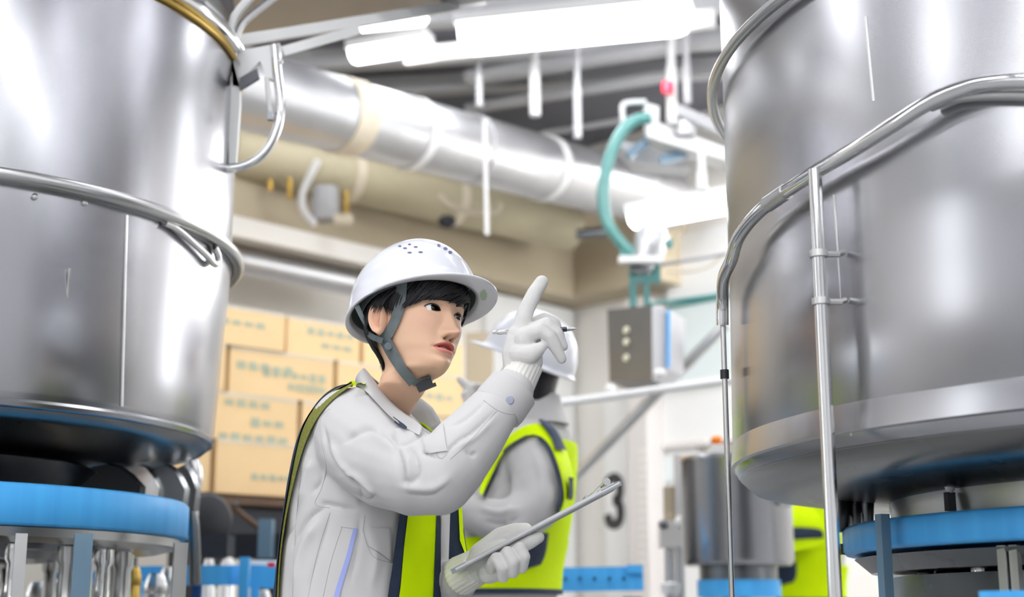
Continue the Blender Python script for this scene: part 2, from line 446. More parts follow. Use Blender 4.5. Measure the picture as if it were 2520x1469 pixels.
rod('pull_cord', at(1192, 296, 7.0), at(1198, 578, 7.0), 0.011, 'white_paint', 'thin white cord hanging down above the helmet', 'cord', 6)
tag(MB().lathe([(0.0, -0.03), (0.03, -0.03), (0.034, 0), (0.03, 0.03), (0, 0.03)], at(1643, 216, 7.2), 16).build('red_handwheel', 'red_plastic'), 'small red handwheel on the white hanging pipe', 'handwheel')
for k, (y0, y1, z) in enumerate(((290, 225, 4.25), (215, 150, 4.25), (120, 60, 4.25))):
    a = at_z(700, y0 - 60, z); b = at_z(1800, y1 - 60, z)
    mb = MB(); bar(mb, a, b, 0.10, 0.12)
    struct(mb.build('trim_%d' % (4 + k), 'ceiling_pipe', smooth=False))

# ---------------------------------------------------------------- cardboard boxes
BD = ax_dir(49.0); BN = Vector((BD.y, -BD.x, 0))
BP = at(700, 900, 6.5)
def bxp(px, py): return on_plane(px, py, BP, BN)
zrow = [bxp(620, y).z for y in (763, 857, 972, 1087, 1219)]
def srun(px, z):
    lo, hi = -4.0, 4.0
    for _ in range(40):
        m = (lo + hi) / 2; q = BP + BD * m; q.z = z
        if proj(q)[0] < px: lo = m
        else: hi = m
    return lo
rows = [[330, 520, 704, 893, 1030, 1146], [300, 560, 826, 985, 1145], [280, 508, 738, 930, 1143], [310, 524, 742, 940, 1140]]
prints = {(0, 2): [(0.25, .7, 5), (0.45, .35, 3)], (1, 1): [(0.05, .62, 5), (0.30, .52, 7), (0.55, .28, 8)], (2, 1): [(0.15, .8, 4), (0.45, .42, 3), (0.1, .08, 6)], (3, 1): [(0.4, .35, 5)],
          (0, 1): [(0.05, .6, 4)], (0, 4): [(0.1, .5, 3)], (1, 3): [(0.2, .45, 4)], (2, 3): [(0.2, .5, 4)], (3, 2): [(0.3, .4, 4)]}
rown = ['top', 'second', 'third', 'bottom']
rng = random.Random(4)
for r_, xs in enumerate(rows):
    z1, z0 = zrow[r_], zrow[r_ + 1]
    for i in range(len(xs) - 1):
        s0 = srun(xs[i], (z0 + z1) / 2) + 0.012; s1 = srun(xs[i + 1], (z0 + z1) / 2) - 0.012
        dep = 0.42; o = rng.uniform(-0.012, 0.012)
        q = BP + BD * ((s0 + s1) / 2) - BN * (dep / 2 + o); q.z = z0
        where = ['hidden mostly by the left tank', 'left of the middle', 'in the middle', 'behind the helmeted worker', 'at the right end'][min(i, 4)]
        t = thing('cardboard_box', q, 'tan cardboard box in the %s row of the stack, %s from the left tank' % (rown[r_], ['first', 'second', 'third', 'fourth', 'fifth'][i]), 'box', 'cardboard boxes stacked by the wall')
        rt = beam_rot(BD); L = s1 - s0; hh = z1 - z0
        MB().box(q + Vector((0, 0, hh / 2)), (L, dep, hh - 0.004), rt).build('carton', 'card', t, smooth=False)
        c = q + BN * (dep / 2 + 0.001)
        MB().box(c + Vector((0, 0, hh * 0.97)), (L, 0.002, 0.014), rt).build('flap_edge', 'tape_tan', t, smooth=False)
        for (sx, sz, n) in prints.get((r_, i), []):
            pit = min(0.062, (0.93 - sx) * L / n)
            for k in range(n):
                mb = MB().box(c + BD * (-L / 2 + L * sx + (k + 0.5) * pit) + Vector((0, 0, hh * sz)), (pit * 0.72, 0.003, 0.02 + 0.02 * rng.random()), rt)
                mb.build('printed_mark', 'green_print', t, smooth=False)
# brown gap boards between boxes are real shadowed gaps; dark pallet and stand under the stack
zc = zrow[-1]
t = thing('pallet_stand', BP + BD * 0.2, 'dark wooden pallet on a black stand under the cardboard boxes', 'pallet')
s0, s1 = srun(300, zc), srun(1150, zc)
cc = BP + BD * ((s0 + s1) / 2) - BN * 0.2
for k in range(4):
    MB().box(Vector((cc.x, cc.y, zc - 0.03)) + BN * (0.2 - k * 0.14), (s1 - s0, 0.11, 0.035), beam_rot(BD)).build('pallet_board', 'dark_wood', t, smooth=False)
MB().box(Vector((cc.x, cc.y, zc - 0.12)), (s1 - s0, 0.44, 0.12), beam_rot(BD)).build('dark_rail', 'black_plastic', t, smooth=False)
for k in range(5):
    q = cc + BD * ((k / 4 - 0.5) * (s1 - s0) * 0.96)
    MB().box((q.x, q.y, (zc - 0.18) / 2), (0.1, 0.4, zc - 0.18), beam_rot(BD)).build('stand_leg', 'black_plastic', t, smooth=False)
MB().box((cc.x, cc.y, 0.62), (s1 - s0, 0.4, 0.25), beam_rot(BD)).build('stand_panel', 'black_plastic', t, smooth=False)
# ---------------------------------------------------------------- the two big steel tanks
LC = Vector((-1.419, 3.296, 0)); LRAD = 0.733
RC = Vector((1.35, 2.54, 0)); RRAD = 0.94
def cyl(px, py, c, rad):
    """first hit of a pixel's ray with an upright cylinder; the tangent point where it misses"""
    d = ray(px, py); o = CAM
    ax, ay = o.x - c.x, o.y - c.y
    A = d.x ** 2 + d.y ** 2; B = 2 * (ax * d.x + ay * d.y); C = ax * ax + ay * ay - rad * rad
    D = B * B - 4 * A * C
    t = (-B - math.sqrt(D)) / (2 * A) if D > 0 else -B / (2 * A)
    return o + d * t
def ring(c, rad, z, n=96, a0=0, a1=2 * math.pi, closed=True):
    m = n if closed else n + 1
    return [Vector((c.x + rad * math.cos(a0 + (a1 - a0) * i / n), c.y + rad * math.sin(a0 + (a1 - a0) * i / n), z)) for i in range(m)]

# left tank
ztop = 2.36
t = thing('steel_tank', Vector((LC.x, LC.y, 1.26)), 'large polished steel tank at left above the full blue ring', 'tank', 'large steel tanks')
TL = t
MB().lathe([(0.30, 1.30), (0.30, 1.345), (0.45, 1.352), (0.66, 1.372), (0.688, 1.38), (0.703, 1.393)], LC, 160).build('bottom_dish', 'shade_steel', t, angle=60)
MB().lathe([(0.70, 1.391), (0.705, 1.396), (0.712, 1.425), (LRAD - 0.012, 1.60), (LRAD, 1.82), (LRAD, ztop)], LC, 160).build('shell', 'steel', t, angle=60)
MB().lathe([(LRAD - 0.004, 1.828), (LRAD + 0.004, 1.831), (LRAD + 0.004, 1.842), (LRAD - 0.004, 1.845)], LC, 160).build('weld_band', 'satin_steel', t)
MB().lathe([(LRAD + 0.001, ztop - 0.02), (LRAD + 0.02, ztop - 0.012), (LRAD + 0.024, ztop), (LRAD + 0.02, ztop + 0.012), (LRAD - 0.01, ztop + 0.03), (LRAD - 0.02, ztop + 0.10), (LRAD - 0.1, ztop + 0.22), (0.3, ztop + 0.38), (0.05, ztop + 0.42)], LC, 128).build('lid', 'chrome', t)
MB().tube(ring(LC, LRAD + 0.006, ztop - 0.028, 128), 0.007, 8, closed=True).build('gasket', 'brass', t)
MB().tube(ring(LC, LRAD + 0.018, 1.843, 160), 0.0150, 12, closed=True).build('pipe_ring', 'satin_steel', t)
pts = [cyl(x, y, LC, LRAD + 0.012) for x, y in ((405, 548), (430, 560), (470, 592), (505, 625), (528, 650))]
pts += [cyl(537, 640, LC, LRAD + 0.01), cyl(535, 625, LC, LRAD + 0.01), cyl(527, 607, LC, LRAD + 0.01)]
MB().tube([Vector(p) for p in spline(pts, 40)], 0.0085, 10).build('drain_pipe', 'chrome', t)
for px, py in ((85, 484), (208, 499)):
    MB().ball(cyl(px, py, LC, LRAD + 0.002), 0.007, 12).build('bolt', 'chrome', t)
for x0, y0, x1, y1 in ((312, 530, 300, 1000), (172, 660, 163, 760)):
    MB().tube([cyl(x0, y0, LC, LRAD), cyl((x0 + x1) / 2, (y0 + y1) / 2, LC, LRAD - 0.008), cyl(x1, y1, LC, LRAD - 0.02)], 0.003, 6).build('weld_seam', 'chrome', t)
MB().lathe([(0.69, 1.388), (0.708, 1.396), (0.712, 1.404), (0.708, 1.411), (0.70, 1.414)], LC, 160).build('bottom_lip', 'steel', t)
q = Vector((LC.x + 0.33, LC.y - 0.42, 1.36))
MB().lathe([(0, -0.035), (0.022, -0.035), (0.026, -0.02), (0.026, 0.02), (0.02, 0.03), (0, 0.03)], q, 20).build('drain_cap', 'chrome', t)
# wide cone below, neck down to the ring
MB().lathe([(0.30, 1.345), (0.42, 1.34), (0.44, 1.33), (0.40, 1.29), (0.36, 1.24), (0.36, 1.20)], LC, 96).build('neck', 'dark_steel', t)
# bracket and bent handle at its right edge
eb = lambda px, py: at(px, py, 3.28)
br = MB()
br.slab([eb(562, 150), eb(590, 148), eb(590, 260), eb(580, 400), eb(563, 405)], (0, 0.02, 0))
br.build('side_strap', 'white_paint', t, smooth=False)
MB().slab([eb(568, 128), eb(688, 106), eb(690, 128), eb(684, 200), eb(655, 190), eb(640, 150), eb(600, 190), eb(590, 215), eb(572, 210)], (0, 0.02, 0)).build('hinge_plate', 'white_paint', t, smooth=False)
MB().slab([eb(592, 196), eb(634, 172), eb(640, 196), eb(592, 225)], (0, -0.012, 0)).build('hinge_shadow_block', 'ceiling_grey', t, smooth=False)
MB().tube([Vector(p) for p in spline([eb(677, 112), eb(682, 180), eb(690, 250), eb(686, 300), eb(668, 350), eb(640, 386), eb(600, 408), eb(556, 416)], 40)], 0.0115, 12).build('handle_bar', 'chrome', t)
MB().tube([Vector(p) for p in spline([eb(656, 190), eb(660, 230), eb(666, 275), eb(672, 290)], 14)], 0.006, 8).build('handle_stay', 'white_paint', t)
MB().box(eb(666, 285), (0.014, 0.012, 0.022)).build('stay_clip', 'dark_steel', t, smooth=False)
MB().ball(eb(688, 152), 0.009, 12).build('hinge_bolt', 'chrome', t)
for (x0, x1) in ((566, 566), (578, 578)):
    MB().tube([eb(x0, 118), eb(x1, 145)], 0.007, 10).build('hinge_pin', 'chrome', t)
MB().tube([Vector(p) for p in spline([eb(566, 115), eb(572, 60), eb(590, 25), eb(640, -30)], 20)], 0.012, 8).build('lid_stay', 'white_paint', t)
MB().tube([Vector(p) for p in spline([eb(578, 100), eb(600, 55), eb(660, 5), eb(720, -40)], 20)], 0.010, 8).build('lid_stay', 'chrome', t)
# rails running from the lid into the hall, and the grey canopy above them
zc_ = 2.72
MB().slab([at_z(585, 92, zc_), at_z(850, 58, zc_), at_z(1260, -8, zc_), at_z(1260, -120, zc_), at_z(560, -120, zc_)], (0, 0, 0.03)).build('canopy', 'galvanised', smooth=False)
tag(bpy.data.objects['canopy'], 'flat grey metal canopy at the top left above the tank lid', 'canopy')
for i, (a, b, w, lab) in enumerate((((575, 103), (1190, 4), 0.028, 'upper white rail running out from the left tank lid'), ((690, 128), (880, 74), 0.024, 'lower white rail running out from the left tank lid'))):
    mb = MB(); bar(mb, at(a[0], a[1], 3.42), at(b[0], b[1], 3.9 if i == 0 else 3.6), 0.02, w)
    mb.build('lid_rail', 'white_paint', TL, smooth=False)

# right tank
t = thing('steel_tank', Vector((RC.x, RC.y, 1.15)), 'large polished steel tank at right with a bent pipe and an upright pole', 'tank', 'large steel tanks')
TR = t
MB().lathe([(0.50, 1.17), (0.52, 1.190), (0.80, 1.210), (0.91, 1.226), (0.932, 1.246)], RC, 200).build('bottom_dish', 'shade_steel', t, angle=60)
MB().lathe([(0.93, 1.244), (0.936, 1.252), (RRAD + 0.005, 1.27), (RRAD, 1.6), (RRAD, 2.0), (RRAD, 3.3)], RC, 200).build('shell', 'steel', t, angle=60)
MB().lathe([(0.30, 3.6), (0.7, 3.5), (RRAD - 0.03, 3.36), (RRAD, 3.3)], RC, 96).build('lid', 'steel', t)
MB().lathe([(RRAD - 0.002, 1.262), (RRAD + 0.008, 1.266), (RRAD + 0.008, 1.272), (RRAD + 0.005, 1.308), (RRAD + 0.0035, 1.3095), (RRAD - 0.004, 1.310)], RC, 200).build('bottom_band', 'steel', t)
MB().lathe([(0.60, 1.235), (0.655, 1.225), (0.66, 1.20), (0.655, 1.155), (0.64, 1.15)], RC, 128).build('neck', 'satin_steel', t)
MB().tube(ring(RC, RRAD + 0.022, 2.0, 160), 0.0105, 10, closed=True).build('pipe_ring', 'satin_steel', t)
hp = [cyl(x, y, RC, RRAD + 0.035) for x, y in ((1800, 640), (1815, 590), (1850, 540), (1900, 495), (1995, 430), (2100, 368), (2200, 305), (2290, 250), (2380, 215), (2450, 203), (2520, 200), (2640, 210), (2800, 260))]
low = hp[0]
tail = [at(1778, 800, low.y + 0.12), at(1778, 740, low.y + 0.11), at(1781, 685, low.y + 0.06)]
MB().tube([Vector(p) for p in spline(tail + hp, 120)], 0.0115, 12).build('bent_pipe', 'chrome', t)
hp2 = [cyl(x, y, RC, RRAD + 0.016) for x, y in ((2290, 262), (2340, 243), (2400, 235), (2470, 233), (2540, 235), (2640, 245))]
MB().tube([Vector(p) for p in spline(hp2, 40)], 0.0085, 10).build('second_pipe', 'satin_steel', t)
MB().lathe([(0.0, -0.028), (0.0135, -0.028), (0.0135, 0.028), (0, 0.028)], cyl(1912, 487, RC, RRAD + 0.035), 16, axis=(cyl(1995, 430, RC, RRAD + 0.035) - cyl(1900, 495, RC, RRAD + 0.035))).build('pipe_collar', 'satin_steel', t)
pt = cyl(2005, 418, RC, RRAD + 0.045)
for x0, y0, x1, y1 in ((2052, 480, 2096, 1072), (2130, 40, 2150, 250)):
    MB().tube([cyl(x0, y0, RC, RRAD), cyl((x0 + x1) / 2, (y0 + y1) / 2, RC, RRAD), cyl(x1, y1, RC, RRAD)], 0.0022, 6).build('weld_seam', 'satin_steel', t)
t = thing('steel_pole', Vector((pt.x, pt.y, 0)), 'upright polished steel pole in front of the right tank, up to its bent pipe', 'pole')
MB().tube([Vector((pt.x, pt.y, 0.0)), Vector((pt.x, pt.y, 1.30)), Vector((pt.x, pt.y, pt.z))], 0.0105, 14).build('pole', 'chrome', t)
for py in (625, 742):
    q = at(2026, py, pt.y); q.x = pt.x; q.y = pt.y
    MB().lathe([(0.011, -0.006), (0.014, -0.005), (0.014, 0.005), (0.011, 0.006)], q, 16).build('collar', 'satin_steel', t)
    MB().tube([q, q + Vector((0.03, -0.002, -0.001)), q + Vector((0.038, 0.01, 0.004))], 0.005, 8).build('hook', 'satin_steel', t)
# thin vertical pipe with a black clamp beside the right tank
px0 = at(1779, 795, low.y + 0.12)
t = TR
MB().tube([Vector((px0.x, px0.y, 0)), px0.copy()], 0.0050, 10).build('thin_pipe', 'satin_steel', t)
q = at(1779, 921, px0.y); MB().lathe([(0.003, -0.008), (0.008, -0.008), (0.008, 0.008), (0.003, 0.008)], Vector((px0.x, px0.y, q.z)), 14).build('pipe_clamp', 'black_plastic', t)

# ---------------------------------------------------------------- ring platforms
def cgrid(c, r0, r1, z0, z1, n=128, a0=0, a1=2 * math.pi):
    return MB().lathe([(r0, z0), (r1, z0), (r1, z1), (r0, z1), (r0, z0)], c, n, a0=a0, a1=a1)
t = thing('ring_machine', Vector((LC.x, LC.y, 0)), 'round filling machine with a bright blue ring under the left tank', 'machine', 'filling machines')
TM = t
MB().lathe([(0.60, 1.170), (0.655, 1.170), (0.661, 1.176), (0.661, 1.247), (0.655, 1.253), (0.60, 1.253), (0.60, 1.170)], LC, 160).build('blue_ring', 'blue_paint', t, angle=50)
MB().lathe([(0.50, 1.148), (0.60, 1.140), (0.640, 1.150), (0.645, 1.168), (0.50, 1.168), (0.50, 1.148)], LC, 128).build('ring_underside', 'satin_steel', t)
for r0, r1, z0 in ((0.40, 0.47, 1.135), (0.27, 0.36, 1.12)):
    MB().lathe([(r0, z0), (r1, z0), (r1 + 0.01, z0 + 0.02), (r0, z0 + 0.02), (r0, z0)], LC, 96).build('inner_ring', 'dark_steel', t)
MB().lathe([(0.62, 0.0), (0.62, 0.90), (0.58, 0.95), (0.30, 0.98), (0.22, 1.00), (0.22, 1.20), (0.36, 1.22)], LC, 96).build('machine_base', 'satin_steel', t)
for px, w, mt, y in ((205, 0.034, 'slate_paint', 2.78), (52, 0.022, 'satin_steel', 2.76), (445, 0.028, 'satin_steel', 3.12)):
    q = at(px, 1330, y)
    MB().box((q.x, q.y, 0.575), (w, 0.03, 1.15), rotz(R(20))).build('support_post', mt, t, smooth=False)
rng = random.Random(9)
for k in range(24):                      # filling heads round the machine
    a = 2 * math.pi * (k + 0.35) / 24
    q = LC + Vector((0.52 * math.cos(a), 0.52 * math.sin(a), 0))
    MB().lathe([(0.0, 0.93), (0.026, 0.93), (0.028, 1.00), (0.018, 1.03), (0.016, 1.10), (0.022, 1.11), (0.022, 1.14), (0.0, 1.14)], q, 16).build('filling_head', 'chrome' if k % 2 else 'satin_steel', t)
# gripper parts standing on the ring's far right, under the tank
for k, (px, py, mt, sx, sz) in enumerate(((250, 1185, 'black_plastic', 0.10, 0.095), (330, 1190, 'chrome', 0.06, 0.10), (395, 1195, 'dark_steel', 0.06, 0.105), (440, 1205, 'dark_steel', 0.04, 0.11), (300, 1165, 'black_plastic', 0.04, 0.09))):
    q = at(px, py, 3.40 + 0.06 * k); z0 = 1.255
    rows = []
    for i in range(7):
        s = i / 6; h = math.sin(math.pi * (0.15 + 0.7 * s)) * sz
        c = Vector((q.x + (s - 0.5) * sx * 1.6, q.y + 0.05 * s, z0))
        rows.append([c + Vector((0, -0.018, 0)), c + Vector((0.004, -0.014, h)), c + Vector((0.01, 0.014, h * 1.05)), c + Vector((0.006, 0.02, 0))])
    MB().grid(rows).add(rows[0], [(0, 1, 2, 3)]).add(rows[-1], [(3, 2, 1, 0)]).build('gripper', mt, t, angle=30)
pts = [at(x, y, 3.75) for x, y in ((360, 1160), (400, 1153), (420, 1175), (445, 1215), (470, 1260), (478, 1330), (480, 1440))]
MB().tube([Vector(p) for p in spline(pts, 30)], 0.016, 10).build('guide_arm', 'dark_steel', t)
# curved steel pipe behind it
t = thing('elbow_pipe', at(465, 1250, 4.3), 'curved polished steel pipe elbow between the blue ring and the boxes', 'pipe')
pts = [at(x, y, 4.3) for x, y in ((395, 1145), (425, 1120), (452, 1118), (474, 1140), (482, 1175), (474, 1215), (468, 1300))]
MB().tube([Vector(p) for p in spline(pts, 30)], 0.022, 14).build('elbow', 'chrome', t)
MB().tube([at(468, 1195, 4.3), at(467, 1215, 4.3)], 0.027, 14).build('collar', 'dark_steel', t)
MB().tube([at(392, 1145, 4.3), at(390, 1200, 4.3)], 0.014, 10).build('stub', 'satin_steel', t)
# black motor drum and cart
t = thing('motor_drum', at(520, 1290, 5.0), 'black rounded motor drum to the right of the blue ring', 'motor')
a = at(470, 1285, 5.2); b = at(545, 1275, 4.9)
MB().lathe([(0.0, 0.0), (0.085, 0.0), (0.1, 0.015), (0.1, 0.17), (0.085, 0.19), (0.04, 0.2), (0, 0.2)], a, 32, axis=(b - a)).build('drum', 'black_plastic', t)
MB().box(at(520, 1345, 5.05), (0.14, 0.14, 0.08)).build('foot', 'black_plastic', t, smooth=False)
t = thing('black_cart', at(620, 1330, 5.4), 'black cart frame below the boxes, beside the vest of the pointing worker', 'cart')
MB().box(at(625, 1345, 5.4), (0.26, 0.12, 0.09)).build('cart_body', 'black_plastic', t, smooth=False)
MB().box(at(655, 1325, 5.3), (0.05, 0.06, 0.14)).build('cart_post', 'slate_paint', t, smooth=False)
MB().tube([at(560, 1235, 5.4), at(600, 1270, 5.4), at(640, 1300, 5.4)], 0.012, 8).build('cart_handle', 'dark_wood', t)
MB().tube([at(575, 1237, 5.38), at(590, 1242, 5.38)], 0.008, 8).build('handle_tip', 'chrome', t)

# second blue machine at the bottom, behind
t = thing('blue_guard_rail', at(520, 1440, 4.6), 'curved blue guard rail low behind the left machine', 'rail', 'blue machine rails')
cb = at(505, 1415, 4.6)
rows = []
for i in range(13):
    px = 425 + (590 - 425) * i / 12; dz = 0.05 * (2 * (i / 12 - 0.35)) ** 2
    p0_, p1_ = at(px, 1440, 4.45 + dz), at(px, 1391, 4.45 + dz)
    rows.append([p0_, p1_, p1_ + Vector((0, 0.02, 0)), p0_ + Vector((0, 0.02, 0))])
MB().grid(rows, wrap=True).build('rail_band', 'blue_paint', t)
for px in (486, 600):
    q = at(px, 1440, 4.5); MB().box((q.x, q.y, 0.57), (0.028, 0.028, 1.14 if px == 486 else 1.205)).build('rail_post', 'blue_dark' if px == 486 else 'blue_paint', t, smooth=False)
t = thing('blue_guard_rail', at(650, 1440, 4.6), 'short straight blue guard rail beside the pointing worker, with a white tray on it', 'rail', 'blue machine rails')
mb = MB(); bar(mb, at(616, 1418, 4.6), at(760, 1424, 4.6), 0.02, 0.07); mb.build('rail_band', 'blue_paint', t, smooth=False)
mb = MB(); bar(mb, at(618, 1388, 4.65), at(740, 1390, 4.65), 0.05, 0.025); mb.build('tray', 'white_panel', t, smooth=False)
q = at(628, 1440, 4.6); MB().box((q.x, q.y, 0.55), (0.025, 0.025, 1.09)).build('rail_post', 'blue_paint', t, smooth=False)
MB().box(at(668, 1390, 4.5), (0.022, 0.02, 0.014)).build('red_label', 'red_plastic', t, smooth=False)
t = thing('blue_guard_rail', at(250, 1440, 4.4), 'blue guard rail seen under the left blue ring', 'rail', 'blue machine rails')
mb = MB(); bar(mb, at(120, 1420, 4.4), at(400, 1412, 4.6), 0.02, 0.05); mb.build('rail_band', 'blue_paint', t, smooth=False)
for px in (170, 262, 340):
    q = at(px, 1430, 4.5); MB().box((q.x, q.y, 0.55), (0.03, 0.03, 1.1)).build('rail_post', 'blue_paint', t, smooth=False)
# bottles and heads of the machine behind, at the bottom edge
for k, (px, top, r, mt) in enumerate(((95, 1432, 0.03, 'satin_steel'), (140, 1425, 0.035, 'galvanised'), (270, 1432, 0.03, 'chrome'), (330, 1395, 0.022, 'brass'), (300, 1415, 0.025, 'galvanised'), (385, 1412, 0.03, 'satin_steel'),
                                  (515, 1375, 0.018, 'white_panel'), (560, 1372, 0.024, 'white_panel'), (540, 1447, 0.03, 'chrome'), (645, 1452, 0.03, 'satin_steel'), (418, 1395, 0.028, 'satin_steel'))):
    q = at(px, top, [4.05, 4.3, 4.05, 4.35, 4.6, 4.05, 4.75, 5.0, 5.3, 4.75, 4.3][k]); z = q.z
    t = thing('nozzle_stand', Vector((q.x, q.y, 0)), ['squat grey nozzle', 'pale grey nozzle', 'polished nozzle', 'small brass nozzle', 'light grey narrow nozzle', 'steel nozzle', 'slim white cap', 'round white cap', 'polished nozzle under the curved rail', 'steel nozzle under the straight rail', 'steel post head'][k] + ' at the bottom left, number %s from the left edge' % ['one', 'two', 'three', 'five', 'four', 'six', 'nine', 'ten', 'eight', 'eleven', 'seven'][k], 'nozzle', 'machine nozzles at the bottom left')
    MB().lathe([(0, 0), (r * 1.3, 0), (r * 1.3, z - 0.09), (r, z - 0.08), (r, z - 0.02), (r * 0.7, z), (0, z)], Vector((q.x, q.y, 0)), 18).build('stem', 'satin_steel' if mt != 'brass' else 'brass', t)
    MB().lathe([(r * 1.05, z - 0.055), (r * 1.12, z - 0.05), (r * 1.12, z - 0.03), (r * 1.05, z - 0.025)], Vector((q.x, q.y, 0)), 18).build('collar', mt, t)

# right ring machine
t = thing('ring_machine', Vector((RC.x, RC.y, 0)), 'round filling machine with a chipped blue ring under the right tank', 'machine', 'filling machines')
RR = 0.748
za0 = math.radians(150)
MB().lathe([(RR - 0.06, 1.106), (RR - 0.006, 1.106), (RR, 1.112), (RR, 1.149), (RR - 0.006, 1.155), (RR - 0.06, 1.155), (RR - 0.06, 1.106)], RC, 160).build('blue_ring', 'blue_paint', t, angle=50)
MB().lathe([(0.45, 1.075), (RR - 0.05, 1.072), (RR - 0.02, 1.098), (0.45, 1.098), (0.45, 1.075)], RC, 128).build('ring_underside', 'dark_steel', t)
MB().lathe([(0.68, 0.0), (0.68, 0.90), (0.6, 0.96), (0.4, 0.98), (0.28, 1.0), (0.28, 1.10), (0.5, 1.11)], RC, 96).build('machine_base', 'dark_steel', t)
for px, py, w, mt, off, zt in ((2172, 1290, 0.018, 'slate_paint', 0.03, 1.158), (2470, 1340, 0.014, 'satin_steel', -0.03, 1.10), (2496, 1340, 0.008, 'satin_steel', -0.03, 1.10)):
    q = cyl(px, py, RC, RR + off)
    MB().box((q.x, q.y, zt / 2), (w, 0.016, zt), rotz(R(25))).build('support_post', mt, t, smooth=False)
q = cyl(2390, 1420, RC, 0.58)
MB().lathe([(0, 0.95), (0.06, 0.95), (0.062, 1.06), (0.055, 1.072), (0, 1.072)], Vector((q.x, q.y, 0)), 32).build('side_drum', 'dark_steel', t)
q = cyl(2335, 1190, RC, 0.672)
MB().box(Vector((q.x, q.y, 1.178)), (0.016, 0.01, 0.030), rotz(R(25))).build('latch', 'black_plastic', t, smooth=False)
MB().ball(Vector((q.x, q.y - 0.004, 1.202)), 0.009, 12, (1, 0.6, 1.2)).build('latch_knob', 'white_panel', t)
for k in range(28):
    a = 2 * math.pi * (k + 0.2) / 28
    q = RC + Vector((0.6 * math.cos(a), 0.6 * math.sin(a), 0))
    MB().lathe([(0.0, 0.94), (0.02, 0.94), (0.022, 1.0), (0.013, 1.02), (0.012, 1.06), (0.018, 1.065), (0.018, 1.075), (0, 1.075)], q, 14).build('filling_head', 'chrome' if k % 3 == 0 else 'dark_steel', t)
MB().lathe([(0.0, 0.9), (0.655, 0.9), (0.66, 0.95), (0.66, 1.065), (0.5, 1.074), (0.0, 1.074)], RC, 96).build('housing', 'dark_steel', t)
# tangle of small fittings where the ring begins, under the tank
for k, (px, py, r, mt) in enumerate(((2075, 1262, 0.012, 'chrome'), (2095, 1280, 0.010, 'satin_steel'), (2120, 1270, 0.012, 'satin_steel'), (2105, 1250, 0.014, 'dark_steel'), (2060, 1230, 0.024, 'dark_steel'), (2130, 1225, 0.016, 'dark_steel'))):
    q = cyl(px, py, RC, 0.70)
    MB().tube([Vector((q.x, q.y, 1.15)), q + Vector((0, 0, 0.0)), q + Vector((0.012, 0.02, 0.03)), Vector((q.x + 0.03, q.y + 0.05, 1.235))], [r * 0.8, r, r, r * 0.7], 10).build('fitting', mt, t)
q = cyl(2068, 1352, RC, 0.735)
MB().box(q, (0.016, 0.02, 0.02), rotz(R(30))).build('chipped_end', 'brass', t, smooth=False)
# blue corner at the very bottom right
tag(MB().box(at(2490, 1475, 1.75), (0.05, 0.06, 0.02), rotz(R(15))).build('blue_bracket', 'blue_paint', smooth=False), 'small blue bracket at the bottom right corner', 'bracket')
bpy.data.objects['blue_bracket'].location.z -= 0.0

# ---------------------------------------------------------------- right wall: sign column, panes, frames
def wr(px, py, off): return on_plane(px, py, CORNER + NR * off, NR)
def wallbox(name, x0, y0, x1, y1, off, th, mat, parent=None, smooth=False):
    a = wr(x0, (y0 + y1) / 2, off); b = wr(x1, (y0 + y1) / 2, off); c = wr((x0 + x1) / 2, y0, off); d = wr((x0 + x1) / 2, y1, off)
    mb = MB(); m = (a + b) / 2; m.z = (c.z + d.z) / 2
    mb.box(m - NR * th / 2, ((Vector((a.x, a.y, 0)) - Vector((b.x, b.y, 0))).length, th, c.z - d.z), beam_rot(UR))
    return mb.build(name, mat, parent, smooth=smooth)
col = wallbox('trim_7', 1545, 735, 1592, 1500, 0.25, 0.25, 'column_beige'); struct(col)
t = thing('number_sign', wr(1518, 1420, 0.10), 'tall white sign panel with a black number three on the far wall', 'sign')
wallbox('panel', 1490, 985, 1545, 1480, 0.10, 0.03, 'white_panel', t)
# the figure 3
cc3 = wr(1511, 1233, 0.101); w3 = (wr(1532, 1233, 0.101) - wr(1490, 1233, 0.101)).length; h3 = wr(1511, 1171, 0.101).z - wr(1511, 1296, 0.101).z
def p3(u, v): return cc3 + UR * (u * w3 / 2) + Vector((0, 0, v * h3 / 2))
path = [(-0.72, 0.52), (-0.62, 0.78), (-0.2, 0.9), (0.25, 0.9), (0.62, 0.76), (0.72, 0.5), (0.66, 0.24), (0.42, 0.08), (0.1, 0.03), (0.42, -0.03), (0.68, -0.2), (0.76, -0.48), (0.64, -0.76), (0.25, -0.9), (-0.2, -0.9), (-0.62, -0.78), (-0.74, -0.5)]
sp = spline(path, 60); rows = []
for i, s_ in enumerate(sp):
    nx = sp[min(i + 1, 59)] - sp[max(i - 1, 0)]; nx = np.array([nx[0] * w3, nx[1] * h3]); nx /= np.linalg.norm(nx) + 1e-9
    nn = np.array([-nx[1], nx[0]]); hw = 0.035
    a_ = p3(*s_) + UR * (nn[0] * hw) + Vector((0, 0, nn[1] * hw)); b_ = p3(*s_) - UR * (nn[0] * hw) - Vector((0, 0, nn[1] * hw))
    rows.append([a_, b_])
MB().grid([[a_ + NR * 0.002, b_ + NR * 0.002, b_, a_] for a_, b_ in rows], wrap=True).build('number', 'black_print', t, smooth=False)
